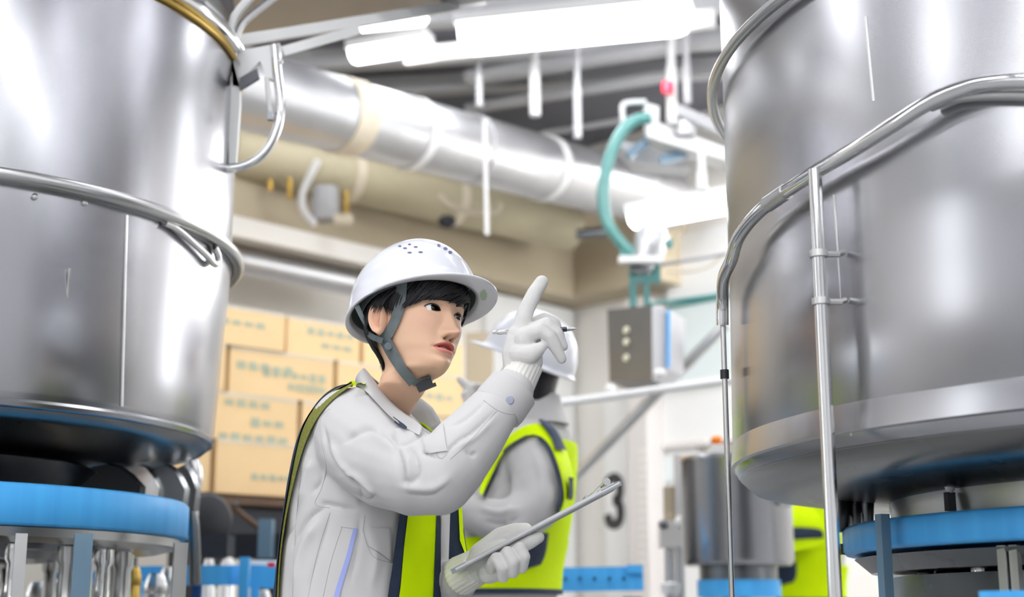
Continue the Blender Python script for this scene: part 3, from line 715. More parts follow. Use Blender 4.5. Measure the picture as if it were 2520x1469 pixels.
# wall panels seen as pale fields with trims
t = struct(wallbox('window_1', 1648, 742, 1800, 935, 0.12, 0.03, 'glass_pane'))
wallbox('window_frame', 1640, 735, 1800, 745, 0.14, 0.05, 'teal_paint', t); wallbox('window_frame', 1640, 930, 1800, 938, 0.14, 0.05, 'white_paint', t)
t = struct(wallbox('door_1', 1595, 1100, 1720, 1500, 0.05, 0.05, 'white_panel'))
wallbox('door_frame', 1592, 1090, 1735, 1102, 0.09, 0.06, 'column_beige', t)
wallbox('door_frame', 1592, 1100, 1600, 1500, 0.09, 0.06, 'column_beige', t)
wallbox('door_rail', 1622, 1125, 1628, 1500, 0.08, 0.05, 'column_beige', t)
wallbox('door_rail', 1668, 1125, 1673, 1500, 0.08, 0.05, 'column_beige', t)
wallbox('door_glass', 1630, 1128, 1666, 1185, 0.07, 0.02, 'glass_pane', t)
for i in range(15):
    y = 1105 + i * 21
    wallbox('column_slot', 1572, y, 1586, y + 9, 0.256, 0.01, 'wall_cream', col)

struct(wallbox('trim_8', 1592, 940, 1840, 1092, 0.06, 0.04, 'white_panel'))
struct(wallbox('trim_9', 1640, 560, 1840, 735, 0.06, 0.04, 'white_panel'))
# handrails and diagonal strut in front of the wall
rod('handrail', at(1330, 998, 6.1), at(1830, 930, 5.85), 0.017, 'white_paint', 'white horizontal handrail between the far worker and the right tank', 'rail', 12)
rod('diagonal_strut', at(1395, 1195, 6.9), at(1790, 795, 6.5), 0.026, 'satin_steel', 'grey diagonal strut crossing the handrail', 'strut', 12)
rod('cable', at(1620, 652, 6.8), at(1790, 624, 6.6), 0.010, 'ceiling_pipe', 'straight thin grey cable beside the robot arm', 'cable', 8)
tag(MB().tube([Vector(p) for p in spline([at(1640, 665, 7.0), at(1700, 668, 6.95), at(1750, 652, 6.95), at(1785, 620, 6.9)], 20)], 0.007, 8).build('cable', 'tape_tan'), 'sagging thin tan cable beside the robot arm', 'cable')
rod('wall_conduit', at(1585, 750, 7.4), at(1790, 722, 7.2), 0.011, 'teal_paint', 'thin dark teal conduit above the grey control box', 'pipe', 8)

# control box
t = thing('control_box', at(1575, 850, 6.3), 'grey control box with three pale round buttons', 'control box')
A_, B_, C_, D_ = at(1494, 762, 6.5), at(1604, 752, 6.2), at(1606, 935, 6.2), at(1500, 940, 6.5)
bk = Vector((0.10, 0.22, 0))
MB().hexa([D_, C_, C_ + bk, D_ + bk], [A_, B_, B_ + bk, A_ + bk]).build('housing', 'grey_box', t, smooth=False)
MB().hexa([C_, at(1642, 905, 6.3), at(1642, 905, 6.3) + bk, C_ + bk], [B_, at(1646, 762, 6.3), at(1646, 762, 6.3) + bk, B_ + bk]).build('side_door', 'ceiling_pipe', t, smooth=False)
q0, q1 = at(1645, 765, 6.28), at(1644, 905, 6.28); MB().tube([q0, q1], 0.008, 8).build('door_edge', 'blue_paint', t)
nb = (B_ - A_).cross(A_ - D_).normalized()
if nb.y > 0: nb = -nb
for py in (813, 842, 881):
    q = on_plane(1543, py, A_, nb); MB().lathe([(0, 0.012), (0.014, 0.012), (0.018, 0.006), (0.018, -0.002)], q, 20, axis=nb).build('button', 'button_white', t)
tag(MB().ball(at(1623, 918, 6.1), 0.026, 16, (1.1, 0.8, 0.8)).build('round_lamp', 'white_panel'), 'small round white knob below the grey control box', 'knob')
tag(MB().ball(at(1502, 958, 6.06), 0.024, 16).build('rail_ball', 'white_panel'), 'white ball joint on the handrail below the control box', 'joint')

# robot arm / valve unit with a teal hose
t = thing('dosing_robot', at(1640, 420, 6.6), 'white ceiling robot arm with a thick teal hose, beside the right tank', 'robot arm')
D0 = 6.6
MB().tube([Vector(p) for p in spline([at(1600, 290, D0), at(1565, 296, D0), at(1530, 325, D0), at(1505, 375, D0), at(1490, 430, D0), at(1484, 490, D0), at(1496, 550, D0), at(1530, 600, D0), at(1560, 630, D0)], 50)], 0.030, 14).build('hose', 'teal_hose', t)
MB().tube([Vector(p) for p in spline([at(1534, 300, D0), at(1532, 262, D0), at(1548, 252, D0), at(1590, 250, D0)], 20)], 0.014, 8).build('frame_loop', 'white_paint', t)
MB().slab([at(1588, 252, D0), at(1622, 262, D0), at(1622, 345, D0), at(1594, 335, D0)], (0.0, 0.12, 0)).build('bracket', 'white_paint', t, smooth=False)
MB().slab([at(1620, 300, D0), at(1790, 365, D0), at(1790, 395, D0), at(1620, 345, D0)], (0.0, 0.14, 0)).build('arm', 'white_paint', t, smooth=False)
mb = MB(); bar(mb, at(1660, 268, D0), at(1790, 325, D0), 0.04, 0.05); mb.build('upper_link', 'ceiling_pipe', t, smooth=False)
MB().tube([at(1725, 360, D0 - 0.1), at(1727, 420, D0 - 0.1), at(1726, 425, D0 - 0.1), at(1728, 468, D0 - 0.1)], [0.018, 0.02, 0.026, 0.028], 12).build('plunger', 'white_paint', t)
MB().tube([at(1656, 278, D0 - 0.05), at(1656, 305, D0 - 0.05)], 0.022, 10).build('pin', 'white_panel', t)
MB().lathe([(0, 0), (0.05, 0), (0.055, 0.05), (0.03, 0.08), (0, 0.08)], at(1685, 335, D0), 18).build('joint', 'galvanised', t)
for (a, b) in (((1545, 385), (1595, 345)), ((1625, 395), (1690, 378))):
    mb = MB(); bar(mb, at(*a, D0 + 0.1), at(*b, D0 + 0.1), 0.05, 0.04); mb.build('dark_link', 'slate_paint', t, smooth=False)
MB().slab([at(1520, 345, D0 + 0.2), at(1600, 360, D0 + 0.2), at(1700, 410, D0 + 0.2), at(1560, 400, D0 + 0.2)], (0, 0.15, 0)).build('back_plate', 'ceiling_pipe', t, smooth=False)
mb = MB()
MB().lathe([(0, -0.12), (0.055, -0.12), (0.075, -0.02), (0.08, 0.05), (0.06, 0.10), (0, 0.10)], at(1597, 605, D0), 22, axis=(0.3, 0, 1)).build('tool_body', 'galvanised', t)
mb = MB(); bar(mb, at(1522, 640, D0 - 0.1), at(1630, 640, D0 - 0.1), 0.06, 0.03); mb.build('cross_bar', 'white_paint', t, smooth=False)
for (x, y0, y1, w, mt) in ((1556, 655, 755, 0.016, 'teal_paint'), (1590, 685, 750, 0.013, 'teal_paint'), (1612, 650, 698, 0.022, 'teal_paint'), (1535, 600, 635, 0.02, 'teal_paint')):
    mb = MB(); q0, q1 = at(x, y0, D0), at(x + 2, y1, D0); mb.box((q0 + q1) / 2, (w * 2, 0.04, q0.z - q1.z)); mb.build('teal_post', mt, t, smooth=False)
mb = MB(); bar(mb, at(1552, 690, D0), at(1620, 684, D0), 0.05, 0.035); mb.build('teal_bar', 'teal_paint', t, smooth=False)
MB().box(at(1572, 660, D0 - 0.02), (0.08, 0.06, 0.05)).build('tool_block', 'dark_steel', t, smooth=False)
MB().tube([at(1640, 580, D0), at(1622, 635, D0)], 0.02, 10).build('side_arm', 'white_paint', t)
MB().box(at(1642, 600, D0), (0.05, 0.04, 0.035)).build('teal_clip', 'teal_hose', t, smooth=False)

# small steel tank with orange knob
sc = at(1812, 1260, 5.6); sc.z = 0
t = thing('small_tank', sc, 'small blurred steel tank with an orange knob, in front of the far wall', 'tank')
zt = at(1800, 1128, 5.6).z; zbm = at(1800, 1392, 5.6).z
MB().lathe([(0.0, zbm), (0.205, zbm), (0.215, zbm + 0.02), (0.215, zt - 0.03), (0.22, zt - 0.02), (0.22, zt), (0.12, zt + 0.01), (0, zt + 0.012)], sc, 64).build('body', 'steel', t)
MB().lathe([(0, zbm - 0.06), (0.15, zbm - 0.06), (0.15, zbm), (0, zbm)], sc, 48).build('base', 'dark_steel', t)
MB().lathe([(0.10, zbm - 0.12), (0.16, zbm - 0.12), (0.16, zbm - 0.055), (0.10, zbm - 0.055), (0.10, zbm - 0.12)], sc, 48).build('blue_ring', 'blue_paint', t)
MB().lathe([(0, 0), (0.14, 0), (0.14, zbm - 0.12), (0, zbm - 0.12)], sc, 40).build('stand', 'satin_steel', t)
q = Vector((sc.x - 0.075, sc.y - 0.05, zt + 0.012))
MB().lathe([(0, 0), (0.03, 0), (0.03, 0.03), (0.02, 0.035), (0, 0.035)], q, 20).build('knob_seat', 'white_paint', t)
MB().ball(q + Vector((0, 0, 0.055)), 0.022, 16, (1.1, 1.1, 0.8)).build('knob', 'orange_plastic', t)
MB().box(Vector((sc.x + 0.0, sc.y - 0.06, zt + 0.03)), (0.05, 0.05, 0.04)).build('lid_block', 'tape_tan', t, smooth=False)
MB().tube([Vector((sc.x + 0.16, sc.y - 0.16, zt - 0.03)), Vector((sc.x + 0.17, sc.y - 0.17, zt - 0.12)), Vector((sc.x + 0.16, sc.y - 0.16, zt - 0.2))], 0.03, 12).build('side_pipe', 'galvanised', t)
# equipment left of it
t = thing('steel_stand', at(1655, 1400, 6.0), 'pale steel equipment stand to the left of the small tank', 'stand')
for px, y0, y1, r in ((1668, 1120, 1500, 0.018), (1648, 1350, 1500, 0.022)):
    q0, q1 = at(px, y0, 6.0), at(px, y1, 6.0); MB().tube([q0, Vector((q0.x, q0.y, 0))], r, 12).build('post', 'galvanised', t)
MB().box(at(1655, 1315, 6.0), (0.11, 0.1, 0.11)).build('body', 'column_beige', t, smooth=False)
MB().box(at(1658, 1240, 6.05), (0.08, 0.08, 0.14)).build('upper_body', 'wall_tan', t, smooth=False)
MB().lathe([(0, 0), (0.035, 0.0), (0.04, 0.04), (0, 0.05)], at(1650, 1462, 5.9), 18).build('foot_cap', 'white_paint', t)
MB().ball(at(1632, 1290, 5.95), 0.02, 10).build('dark_knob', 'dark_steel', t)
MB().ball(at(1676, 1285, 5.95), 0.028, 12).build('joint', 'white_paint', t)

# blue beam with holes
t = thing('blue_beam', at(1460, 1425, 5.4), 'straight blue steel beam with holes beside the far worker', 'beam')
mb = MB(); bar(mb, at(1290, 1428, 5.4), at(1582, 1423, 5.4), 0.04, 0.088); mb.build('beam', 'blue_paint', t, smooth=False)
for k in range(6):
    q = at(1355 + k * 36, 1424, 5.37); MB().lathe([(0, 0.0), (0.007, 0.0), (0.007, 0.01)], q, 12, axis=(0, -1, 0)).build('hole', 'blue_dark', t)
q = at(1565, 1394, 5.37); MB().box(at(1562, 1400, 5.38), (0.055, 0.03, 0.03)).build('lug', 'blue_paint', t, smooth=False)
q = at(1556, 1450, 5.42); MB().box((q.x, q.y, 0.53), (0.07, 0.04, 1.06)).build('leg', 'blue_dark', t, smooth=False)
# pale cabinet far behind, beside the carton stack
tag(wallbox('wall_rack', 1150, 790, 1215, 1000, 0.0, 0.02, 'wall_tan') if False else MB().box(at(1180, 900, 8.2), (0.16, 0.25, 0.35)).build('wall_rack', 'wall_tan', smooth=False), 'blurred olive rack between the boxes and the far worker', 'rack')
# ---------------------------------------------------------------- people: materials and helpers
def vcol_mat(name, attr, rough, sss=0.0, spec=0.4, bump=0.0):
    m = pmat(name, (0.8, 0.6, 0.5), rough, 0, 0, 1, bump, 900, sss=sss, spec=spec)
    a = m.node_tree.nodes.new('ShaderNodeAttribute'); a.attribute_name = attr
    m.node_tree.links.new(a.outputs['Color'], m.node_tree.nodes['Principled BSDF'].inputs['Base Color'])
    return m
vcol_mat('skin', 'skin_colour', 0.50, 0.10, 0.35)
pmat('hair_black', (0.012, 0.011, 0.013), 0.38, 0, 0.3, 40, stretch=(1, 1, 0.1))
pmat('helmet_white', (0.86, 0.87, 0.93), 0.22, 0, 0.01, 3, coat=0.5)
pmat('helmet_liner', (0.16, 0.22, 0.22), 0.6, 0, 0.1, 8)
pmat('vent_dark', (0.10, 0.10, 0.22), 0.6, 0, 0.05, 8)
pmat('strap_grey', (0.165, 0.195, 0.205), 0.75, 0, 0.12, 60, 0.4, 260, wave='Z')
pmat('snap_grey', (0.16, 0.19, 0.21), 0.35, 0, 0.05, 8)
pmat('jacket_grey', (0.62, 0.607, 0.60), 0.9, 0, 0.025, 5, 0.10, 700, spec=0.2)
pmat('jacket_seam', (0.46, 0.45, 0.45), 0.9, 0, 0.05, 20)
pmat('lavender', (0.36, 0.42, 0.80), 0.7, 0, 0.03, 20)
pmat('hivis', (0.72, 1.0, 0.0), 0.7, 0, 0.04, 14, 0.10, 500, spec=0.12)
pmat('navy', (0.02, 0.035, 0.07), 0.8, 0, 0.15, 60, 0.2, 500)
pmat('mesh_olive', (0.20, 0.21, 0.035), 0.8, 0, 0.35, 420, 0.3, 420)
pmat('glove_white', (0.90, 0.885, 0.85), 0.9, 0, 0.04, 60, 0.5, 420, stretch=(1, 1, 1), wave='Z', sheen=0.3)
pmat('glove_cuff', (0.84, 0.82, 0.77), 0.9, 0, 0.04, 60, 0.3, 500)
pmat('trousers', (0.66, 0.65, 0.65), 0.85, 0, 0.03, 6)
pmat('shoe', (0.06, 0.06, 0.065), 0.5, 0, 0.1, 8)
pmat('eye_white', (0.86, 0.85, 0.85), 0.12, 0, 0.02, 40, coat=1.0)
pmat('iris', (0.018, 0.009, 0.006), 0.25, 0, 0.3, 300, coat=0.25)
pmat('pupil', (0.002, 0.002, 0.002), 0.08, 0, 0.0, coat=0.3)
pmat('lash', (0.015, 0.012, 0.012), 0.6, 0, 0.1, 30)
pmat('teeth', (0.62, 0.50, 0.50), 0.3, 0, 0.02, 30)
pmat('button_lilac', (0.42, 0.44, 0.56), 0.35, 0, 0.04, 30)
pmat('sticker_green', (0.50, 0.62, 0.48), 0.5, 0, 0.1, 90)
pmat('board_grey', (0.30, 0.32, 0.33), 0.45, 0.0, 0.05, 8)
pmat('board_edge', (0.62, 0.63, 0.64), 0.35, 0.2, 0.04, 8)
pmat('pen_black', (0.01, 0.012, 0.025), 0.25, 0, 0.02, 8, coat=0.4)

def capsule(mb, p0, r0, p1, r1, n=14):
    p0, p1 = Vector(p0), Vector(p1); d = p1 - p0; L = max(d.length, 1e-5); u = d / L
    pts, rs = [], []
    for i in range(6):
        a = math.pi / 2 * (1 - i / 5); pts.append(p0 - u * r0 * math.sin(a)); rs.append(max(r0 * math.cos(a), 1e-4))
    for k in (0.33, 0.66): pts.append(p0 + d * k); rs.append(r0 + (r1 - r0) * k)
    for i in range(6):
        a = math.pi / 2 * i / 5; pts.append(p1 + u * r1 * math.sin(a)); rs.append(max(r1 * math.cos(a), 1e-4))
    mb.tube(pts, rs, n)
def chain(mb, pts, n=14):            # list of (Vector, radius)
    for (a, ra), (b, rb) in zip(pts[:-1], pts[1:]): capsule(mb, a, ra, b, rb, n)
def remesh(mb, voxel, smooth=6, factor=0.5):
    """one continuous skin over overlapping closed shapes -> (verts Nx3, faces)"""
    me = bpy.data.meshes.new('tmp'); me.from_pydata([v[:] for v in mb.v], [], mb.f)
    bm = bmesh.new(); bm.from_mesh(me); bmesh.ops.recalc_face_normals(bm, faces=bm.faces); bm.to_mesh(me); bm.free()
    ob = bpy.data.objects.new('tmp', me); COL.objects.link(ob)
    m = ob.modifiers.new('r', 'REMESH'); m.mode = 'VOXEL'; m.voxel_size = voxel; m.adaptivity = 0
    if smooth:
        s = ob.modifiers.new('s', 'SMOOTH'); s.factor = factor; s.iterations = smooth
    dg = bpy.context.evaluated_depsgraph_get(); dg.update()
    ev = ob.evaluated_get(dg); em = ev.to_mesh()
    V = np.empty(len(em.vertices) * 3); em.vertices.foreach_get('co', V); V = V.reshape(-1, 3)
    F = [tuple(p.vertices) for p in em.polygons]
    ev.to_mesh_clear(); bpy.data.objects.remove(ob); bpy.data.meshes.remove(me)
    return V, F
def normals(V, F):
    N = np.zeros_like(V); Q = np.array([f if len(f) == 4 else (f[0], f[1], f[2], f[2]) for f in F])
    n = np.cross(V[Q[:, 2]] - V[Q[:, 0]], V[Q[:, 3]] - V[Q[:, 1]])
    for k in range(4): np.add.at(N, Q[:, k], n)
    return N / (np.linalg.norm(N, axis=1, keepdims=True) + 1e-12)
def mesh_obj(name, V, F, mat, parent, angle=180):
    o = ORG[parent.name]
    me = bpy.data.meshes.new(name); me.from_pydata((np.asarray(V) - np.array(o)).tolist(), [], F)
    me.polygons.foreach_set('use_smooth', [True] * len(me.polygons))
    if angle < 180: me.set_sharp_from_angle(angle=R(angle))
    me.materials.append(M[mat])
    ob = bpy.data.objects.new(name, me); COL.objects.link(ob); ob.parent = parent; ORG[ob.name] = o
    return ob
def bvh_of(V, F): return BVHTree.FromPolygons([tuple(v) for v in V], F)
def surf(bvh, px, py, off=0.004, fall=None):
    d = ray(px, py).normalized(); h = bvh.ray_cast(CAM, d)
    if h[0] is None: return at(px, py, fall) if fall else None
    n = h[1] if h[1].dot(d) < 0 else -h[1]
    return h[0] + n * off
def pix_strip(bvh, left, right, off, n=24, m=6, fall=2.5, thick=0.0015):
    """strip of cloth laid on a body between two pixel polylines"""
    A, B = spline(left, n), spline(right, n); rows = []
    for i in range(n):
        row = []
        for j in range(m):
            p = A[i] + (B[i] - A[i]) * j / (m - 1)
            row.append(surf(bvh, p[0], p[1], off, fall))
        rows.append(row)
    # smooth a little so the cloth does not follow every bump
    P = np.array([[q[:] for q in r] for r in rows])
    for _ in range(3):
        P[1:-1] = 0.5 * P[1:-1] + 0.25 * (P[:-2] + P[2:])
    mb = MB()
    rows = [[Vector(q) for q in r] for r in P]
    back = [[q + (q - CAM).normalized() * thick for q in r] for r in rows]
    k, w = n, m
    mb.grid(rows); mb.grid(back)
    ring_i = [(0, j) for j in range(w)] + [(i, w - 1) for i in range(1, k)] + [(k - 1, j) for j in range(w - 2, -1, -1)] + [(i, 0) for i in range(k - 2, 0, -1)]
    a = [rows[i][j] for i, j in ring_i]; b = [back[i][j] for i, j in ring_i]; L = len(a)
    mb.add(a + b, [(i, (i + 1) % L, L + (i + 1) % L, L + i) for i in range(L)])
    return mb
def pix_line(bvh, pts, off, r, n=40, fall=2.5, k=6):
    P = [surf(bvh, p[0], p[1], off, fall) for p in spline(pts, n)]
    A = np.array([q[:] for q in P])
    for _ in range(2): A[1:-1] = 0.5 * A[1:-1] + 0.25 * (A[:-2] + A[2:])
    return MB().tube([Vector(q) for q in A], r, k)

# ================================================================ the pointing worker
def facing(yaw):                      # 0 faces the viewer, 90 faces right
    return Vector((math.sin(R(yaw)), -math.cos(R(yaw)), 0))
HY, HP, HR = R(45.4), R(2.9), R(-7.64)
HC = Vector((-0.177, 2.577, 1.528))
F0 = Vector((math.sin(HY), -math.cos(HY), 0)); L0 = Vector((math.cos(HY), math.sin(HY), 0)); Z0 = Vector((0, 0, 1))
HF = F0 * math.cos(HP) + Z0 * math.sin(HP); HV = Z0 * math.cos(HP) - F0 * math.sin(HP)
HL = L0 * math.cos(HR) + HV * math.sin(HR); HV = HV * math.cos(HR) - L0 * math.sin(HR)
def hw(u, v, w): return HC + (HL * u + HV * v + HF * w) * 0.001           # head millimetres to the world
FEET = at(880, 1500, 2.62); FEET.z = 0
woman = thing('person', FEET, 'worker in a white helmet and pale grey jacket pointing up with a gloved finger', 'person', 'factory workers')

# ---- head and neck, one continuous surface
base = at(948, 1010, 2.63); bl = base - HC
bu, bv, bw = bl.dot(HL) * 1000, bl.dot(HV) * 1000, bl.dot(HF) * 1000
rowsk = [  # vf, wf, vb, wb, W, n
    (118, 6, 118, -6, 4, 2.0), (115, 36, 113, -46, 42, 2.0), (102, 64, 97, -77, 60, 2.1), (80, 82, 70, -94, 70, 2.15), (56, 91, 42, -101, 73, 2.2),
    (33, 94, 15, -102, 73, 2.25), (15, 94, -8, -98, 71.5, 2.3), (0, 90, -24, -91, 70, 2.3), (-16, 90, -36, -84, 69, 2.25), (-32, 90, -46, -78, 66.5, 2.2),
    (-50, 90.5, -55, -73, 62, 2.12), (-66, 91, -62, -69, 57, 2.05), (-80, 88.5, -69, -66, 51.5, 1.95), (-91, 88, -76, -64, 47.5, 1.88), (-99, 84, -83, -63, 45, 1.85),
    (-104.5, 75, -90, -62, 44.5, 1.88), (-106.5, 62, -96, -61, 44.5, 1.95), (-107, 44, -103, -61, 45, 2.0), (-112, 26, -111, -61, 46, 2.0), (-128, 10, -121, -62, 46, 2.0)]
nk = [(bv * k + -128 * (1 - k), (10) * (1 - k) + (bw + 40) * k, bv * k + -121 * (1 - k), -62 * (1 - k) + (bw - 62) * k, 46 + 10 * k * k, 2.0) for k in (0.3, 0.65, 1.0, 1.25)]
keys = [np.array(r) for r in rowsk + nk]
NR_, NC_ = 330, 300
K = spline(keys, NR_)
kfrac = np.linspace(0, len(keys) - 1, NR_)
th = np.concatenate([[0], np.cumsum(np.where(np.abs(((np.arange(NC_) / NC_ * 2 * np.pi) + np.pi) % (2 * np.pi) - np.pi) < 1.25, 0.62, 1.6))]); th = th[:-1] / th[-1] * 2 * np.pi
U = np.zeros((NR_, NC_)); Vv = U.copy(); Wv = U.copy()
for i, k in enumerate(K):
    vf, wf, vb, wb, Wd, n = k
    c, s_ = np.cos(th), np.sin(th)
    u = Wd * np.sign(s_) * np.abs(s_) ** (2 / n); wn = np.sign(c) * np.abs(c) ** (2 / n)
    w = (wf + wb) / 2 + (wf - wb) / 2 * wn
    f = (wn + 1) / 2
    sh = 0.0
    if i > 0:
        sh = max(0.0, min(1.0, (kfrac[i] - 19) / 3.0))
    U[i] = u + bu * sh; Vv[i] = vb + (vf - vb) * f; Wv[i] = w
g = lambda x, s: np.exp(-(x / s) ** 2)
sm = lambda x: np.clip(x, 0, 1) ** 2 * (3 - 2 * np.clip(x, 0, 1))
aU = np.abs(U)
front = sm((Wv - 10) / 40)
t_ = np.clip((3 - Vv) / 46, 0, 1)
nose = (3.5 + 22.0 * t_ ** 1.05) * np.exp(-np.abs(U / (6.2 + 5.4 * t_)) ** 2.3) * sm((Vv + 54) / 9) * sm((14 - Vv) / 14)
nose += 6.0 * g(U, 8.0) * g(Vv + 42, 7.5) + 9.5 * g(aU - 13.0, 5.0) * g(Vv + 45, 6.5) - 6.0 * g(aU - 7.0, 3.4) * g(Vv + 51.5, 2.8)
eye = -8.5 * g(aU - 31, 17) * g(Vv - 1, 12) + 5.0 * g(aU - 31, 12) * g(Vv, 8.5) - 1.5 * g(aU - 16, 5) * g(Vv - 2, 8) - 1.2 * g(aU - 31, 13) * g(Vv - 8.5, 1.8)
brow = 2.5 * g(aU - 28, 20) * g(Vv - 18, 7)
cheek = 4.5 * g(aU - 40, 20) * g(Vv + 24, 19)
lipw = np.exp(-(U / 19.5) ** 4)
vm = -68.0 + 1.2 * g(U, 6) - 1.5 * (aU / 24) ** 2
upl = 6.2 * g(Vv - (-62.0 - 2.5 * (aU / 22) ** 2 + 0.0), 4.6) * lipw - 0.9 * g(U, 3.0) * g(Vv + 59, 3)
lol = 7.0 * g(Vv - (-76.5 + 3.5 * (aU / 20) ** 2), 5.2) * np.exp(-(U / 17.5) ** 4)
gap = -7.5 * g(Vv - vm, 2.4) * np.exp(-(U / 22) ** 4) - 7.0 * g(Vv - vm, 3.6) * g(U, 12)
corner = -2.2 * g(aU - 24, 4) * g(Vv + 68.5, 4)
chin = 3.2 * g(U, 15) * g(Vv + 95, 8) - 2.8 * g(U, 20) * g(Vv + 84, 5.0)
phil = -1.0 * g(U, 2.5) * g(Vv + 56, 3.5) - 1.0 * g(aU - 24, 6) * g(Vv + 50, 12)
Wv = Wv + front * (nose + eye + brow + cheek + upl + lol + gap + corner + chin + phil)
HX = np.stack([U, Vv, Wv], -1)
# skin colour: lips, a little blush, painted shade in mouth gap, nostrils, lid creases
def mix(a, b, k): return a * (1 - k[..., None]) + np.array(b) * k[..., None]
colr = np.ones((NR_, NC_, 3)) * np.array([0.86, 0.555, 0.375])
colr = mix(colr, (0.82, 0.45, 0.34), 0.45 * front * g(aU - 42, 17) * g(Vv + 26, 15))
colr = mix(colr, (0.80, 0.46, 0.36), 0.35 * front * g(U, 12) * g(Vv + 42, 9))
hu = np.clip(1 - (aU / 24.5) ** 2, 0, 1)
um = front * sm((hu - 0.02) / 0.10) * sm((Vv - vm + 0.5) / 1.0) * sm((vm + 9.6 * hu ** 0.6 - 0.8 * g(U, 3) - Vv) / 1.6)
lm = front * sm((hu - 0.02) / 0.10) * sm((vm + 0.5 - Vv) / 1.0) * sm((Vv - (vm - 13.5 * hu ** 0.6)) / 1.8)
colr = mix(colr, (0.58, 0.14, 0.115), 0.92 * np.maximum(um, 0))
colr = mix(colr, (0.80, 0.27, 0.225), 0.90 * np.maximum(lm, 0))
colr = mix(colr, (0.16, 0.03, 0.03), 0.9 * front * g(Vv - vm, 1.3) * np.exp(-(U / 20) ** 6))
colr = mix(colr, (0.10, 0.03, 0.02), 0.95 * front * g(aU - 7.0, 3.6) * g(Vv + 52.0, 2.6))
colr = mix(colr, (0.50, 0.27, 0.20), 0.5 * front * g(aU - 31, 16) * g(Vv - 8.5, 1.6))
# eye openings: faces inside the lids are left out and the eyeballs fill them
def lid(u, sgn):
    t = (np.abs(u) - 31) / 14.5
    e = np.clip(1 - t * t, 0, 1)
    return 1.4 * t + 7.4 * e ** 0.75, 1.4 * t - 5.2 * e ** 0.9
Vl = HX.reshape(-1, 3); Cl = colr.reshape(-1, 3)
tt = (np.abs(Vl[:, 0]) - 31) / 14.5
up_, lo_ = lid(Vl[:, 0], 1)
inside = (np.abs(tt) < 0.97) & (Vl[:, 1] < up_) & (Vl[:, 1] > lo_) & (Vl[:, 2] > 40)
Ff = []
for i in range(NR_ - 1):
    for j in range(NC_):
        j2 = (j + 1) % NC_
        q = (i * NC_ + j, i * NC_ + j2, (i + 1) * NC_ + j2, (i + 1) * NC_ + j)
        if inside[list(q)].sum() >= 3: continue
        Ff.append(q)
Ff.append(tuple(range(NC_))); 
Mh = np.array([HL[:], HV[:], HF[:]]) * 0.001
def toW(P): return np.asarray(P) @ Mh + np.array(HC)
Ff.append(tuple(range((NR_ - 1) * NC_, NR_ * NC_))[::-1])
body = mesh_obj('body', toW(Vl), Ff, 'skin', woman)
ca = body.data.color_attributes.new('skin_colour', 'FLOAT_COLOR', 'POINT')
ca.data.foreach_set('color', np.concatenate([Cl, np.ones((len(Cl), 1))], 1).ravel())
HB = bvh_of(Vl, Ff)                                   # head in its own millimetres
def hcast(phi, v, off=0.0, wc=-5.0):
    d = Vector((math.sin(phi), 0, math.cos(phi)))
    h = HB.ray_cast(Vector((0, v, wc)) + d * 260, -d)
    return None if h[0] is None else h[0] + d * off
HBW = bvh_of(toW(Vl), Ff)

# ---- eyes, lashes, brows
for sgn in (-1, 1):
    ec = Vector((31 * sgn, 0.4, 0))
    wsurf = max(HB.ray_cast(Vector((31 * sgn + dx, dy, 200)), Vector((0, 0, -1)))[0].z for dx, dy in ((-15, 0), (15, 1), (0, 7.5), (0, -6)))
    hx = HB.ray_cast(Vector((31 * sgn, 7.5, 200)), Vector((0, 0, -1)))[0].z
    ec.z = hx - 12.3 + 0.2
    gz = Vector((0.10, 0.10, 1)).normalized()
    mb = MB().ball((0, 0, 0), 12.3, 40); mb.v = [hw(*(ec + v)) for v in mb.v]
    eyeo = mb.build('eye', 'eye_white', woman, angle=180)
    for nm, r0, r1, off, mt in (('iris', 0.0, 6.9, 0.16, 'iris'), ('pupil', 0.0, 3.2, 0.24, 'pupil')):
        a = gz; b = Vector((1, 0, 0)) - a * a.x; b.normalize(); c_ = a.cross(b); rows = []
        for k in range(7):
            r = r1 * k / 6 + 0.01; hgt = math.sqrt(max(0, 12.3 ** 2 - r * r)) + off
            rows.append([hw(*(ec + a * hgt + (b * math.cos(2 * math.pi * q / 32) + c_ * math.sin(2 * math.pi * q / 32)) * r)) for q in range(32)])
        MB().grid(rows, wrap=True).build(nm, mt, eyeo, angle=180)
    up, lw = [], []
    for k in range(29):
        t = -1 + 2 * k / 28; u = (31 + 14.5 * t) * sgn; e = max(0, 1 - t * t)
        for lst, v, rr in ((up, 1.4 * t + 7.4 * e ** 0.75, 0), (lw, 1.4 * t - 5.2 * e ** 0.9, 0)):
            h = HB.ray_cast(Vector((u, v + (0.9 if lst is up else -0.9), 200)), Vector((0, 0, -1)))[0]
            lst.append(hw(u, v, h.z + 0.1))
    MB().tube(up, [0.0007 + 0.0008 * math.sin(math.pi * min(1, max(0, i / 28)) ** 0.8) for i in range(29)], 6).build('upper_lash', 'lash', eyeo)
    mb = MB().tube(lw, 0.00055, 6).build('lower_lid', 'jacket_seam', eyeo); mb.data.materials[0] = pmat('lid_skin%d' % sgn, (0.55, 0.28, 0.22), 0.5, var=0.02)
    rows = []
    for k in range(14):
        t = k / 13 if sgn > 0 else 0.45 + 0.55 * k / 13; u = (11 + 36 * t) * sgn; v = 15.5 + 5.5 * math.sin(t * 2.2) - 1.5 * t; hwid = 3.0 * (1 - t) ** 0.6 + 0.4
        row = []
        for vv in (v - hwid, v, v + hwid):
            h = HB.ray_cast(Vector((u, vv, 200)), Vector((0, 0, -1)))[0]; row.append(hw(u, vv, h.z + 0.5))
        rows.append(row)
    MB().grid(rows).build('eyebrow', 'hair_black', woman)
rows = []
